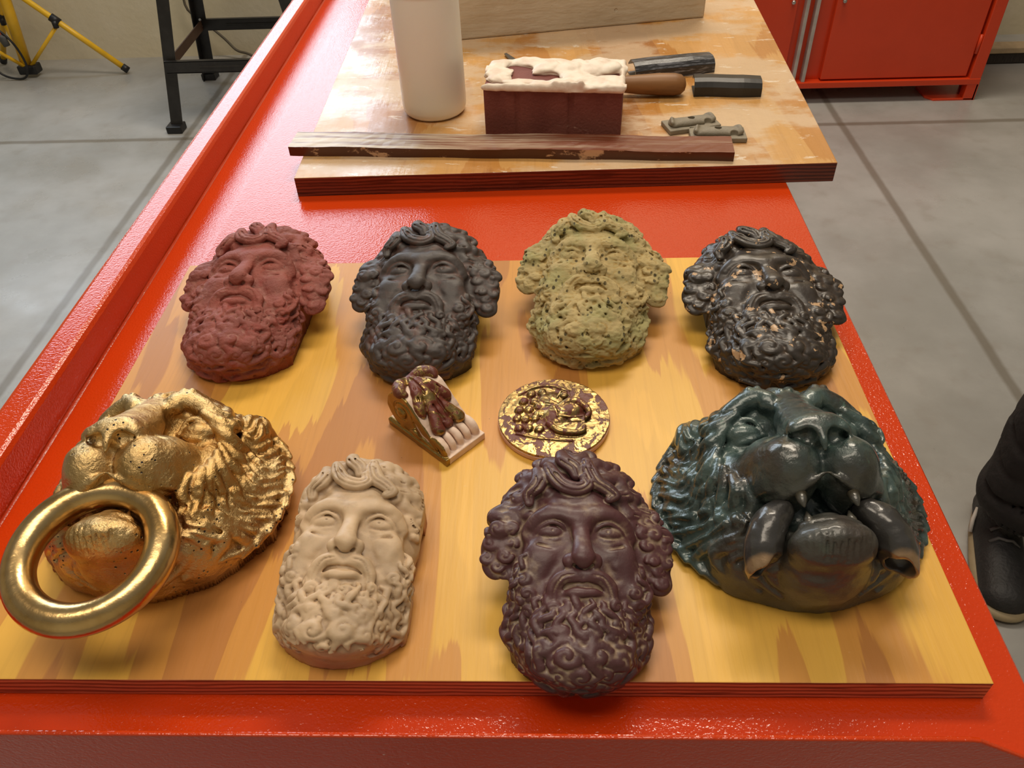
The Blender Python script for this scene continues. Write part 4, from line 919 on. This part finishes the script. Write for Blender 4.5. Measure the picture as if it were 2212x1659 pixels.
def legs():
    g = Grid((-30, -22, 3), (30, 22, 112), .8); rs = np.random.RandomState(2)
    g.ell((0, 0, 98), (18, 12.5, 12), 3)
    for s in (-1, 1):
        g.tube([(s * 9, 0, 93), (s * 10, -1, 52), (s * 10.6, 0, 26)], [10.5, 9, 8.3], 3)
        g.tube([(s * 10.6, 0, 30), (s * 10.8, -1, 20), (s * 10.8, -1.5, 14)], [8.4, 8.8, 9.4], 2)
        for z in (17, 23, 29): g.tube([(s * 10.6 + 9 * math.cos(a), -1 + 9 * math.sin(a), z + 1.6 * math.sin(2 * a + z)) for a in np.linspace(2.5, 6.5, 8)], .7, 1.2, sub=True)
        g.cap((s * 10.8, -1.5, -6), (s * 10.8, -1.5, 11), 8.6, 8.0, .3, sub=True)
    g.noise(.4, 4, 3); X, Y, Z = g.ax[0][:, None, None], g.ax[1][None, :, None], g.ax[2][None, None, :]; g.D = np.maximum(g.D, Z - 107); return g.mesh(8.5)
V, F = legs(); obj('trousers', (V * .01, F), TRO, per, sm=True)
def jacket():
    g = Grid((-34, -18, 88), (34, 18, 156), 1.0); g.ell((0, 0, 104), (18.5, 13, 14), 4); g.ell((0, 0, 118), (17.5, 12, 18), 5); g.ell((0, 0, 138), (20, 12.5, 13), 5)
    for s in (-1, 1): g.tube([(s * 17, 0, 144), (s * 22, 1, 120), (s * 23, -3, 93)], [7.2, 5.8, 4.8], 3)
    g.noise(.5, 4, 9); X, Y, Z = g.ax[0][:, None, None], g.ax[1][None, :, None], g.ax[2][None, None, :]; g.D = np.maximum(g.D, 96 - Z - 6 * (np.abs(X) > 19)); g.D = np.maximum(g.D, (Z - 153)); return g.mesh(88)
V, F = jacket(); obj('jacket', (V * .01, F), JAC, per, sm=True)
g = Grid((-10, -12, 160), (10, 12, 179), .5); g.ell((0, 1.2, 168), (8.2, 9.6, 9.6), .5); g.ell((0, -9.5, 163), (6.4, 6, 8), 1, sub=True); g.noise(.4, 1.2, 4); V, F = g.mesh(158)
obj('hair', (V * .01, F), m_plain('dark_hair', lin(38, 28, 22), .6), per, sm=True)
SHO = m_plain('black_suede', lin(30, 29, 30), .6, 0, .25, 60, .0015, 150); SOL = m_plain('tan_sole', lin(150, 134, 104), .6); WHT = m_plain('white_trim', lin(214, 208, 200), .5); LAC = m_plain('grey_lace', lin(84, 82, 82), .7)
for s, rz in ((-1, .12), (1, -.1)):
    def sh(base):
        g = Grid((-7, -22, -.2), (7, 12, 15), .35)
        if base:
            for y in np.linspace(-17.5, 7.5, 18): g.ell((.3 * math.sin(y * .2), y, 1.2), (4.7 - .035 * abs(y + 9) - (1.2 if y > 0 else 0) * y / 8, 3.4, 1.6), .4)
            X, Y, Z = g.ax[0][:, None, None], g.ax[1][None, :, None], g.ax[2][None, None, :]; g.D = np.maximum(g.D, Z - 2.2); return g.mesh()
        for y in np.linspace(-16.5, 6.5, 16): g.ell((.2, y, 2.6), (4.3 - (.9 if y > 0 else 0) * y / 8, 3.4, 3.1 + max(0, (y + 14)) * .12), .6)
        g.ell((.1, 1.5, 6.5), (4.0, 6.2, 5.0), 1.2); g.ell((.1, 2.2, 12), (2.9, 4.6, 4.2), .5, sub=True); return g.mesh(1.9)
    x0 = s * .108 - (.03 if s < 0 else 0); rz = -.30 if s < 0 else .1; sh_ = obj('shoe', (sh(False)[0] * .01, sh(False)[1]), SHO, per, sm=True, loc=(x0, -.01, 0), rotz=rz)
    V, F = sh(True); obj('sole', (V * .01, F), SOL, sh_, sm=True)
    obj('side_stripe', rod(BM(), [(-.046, -.02, .024), (-.044, .0, .04), (-.038, .02, .055)], .004, 8), WHT, sh_, sm=True)
    bm = BM()
    for i in range(5): y = -.085 + .02 * i; z = .058 + .011 * i; rod(bm, [(-.026, y, z - .012), (-.012, y + .004, z - .001), (0, y, z + .001), (.012, y + .004, z - .001), (.026, y, z - .012)], .0032, 8)
    obj('laces', bm, LAC, sh_, sm=True)
    obj('heel_tab', rod(BM(), [(0, .072, .07), (0, .066, .105)], .014, 10, .5), WHT, sh_, sm=True)
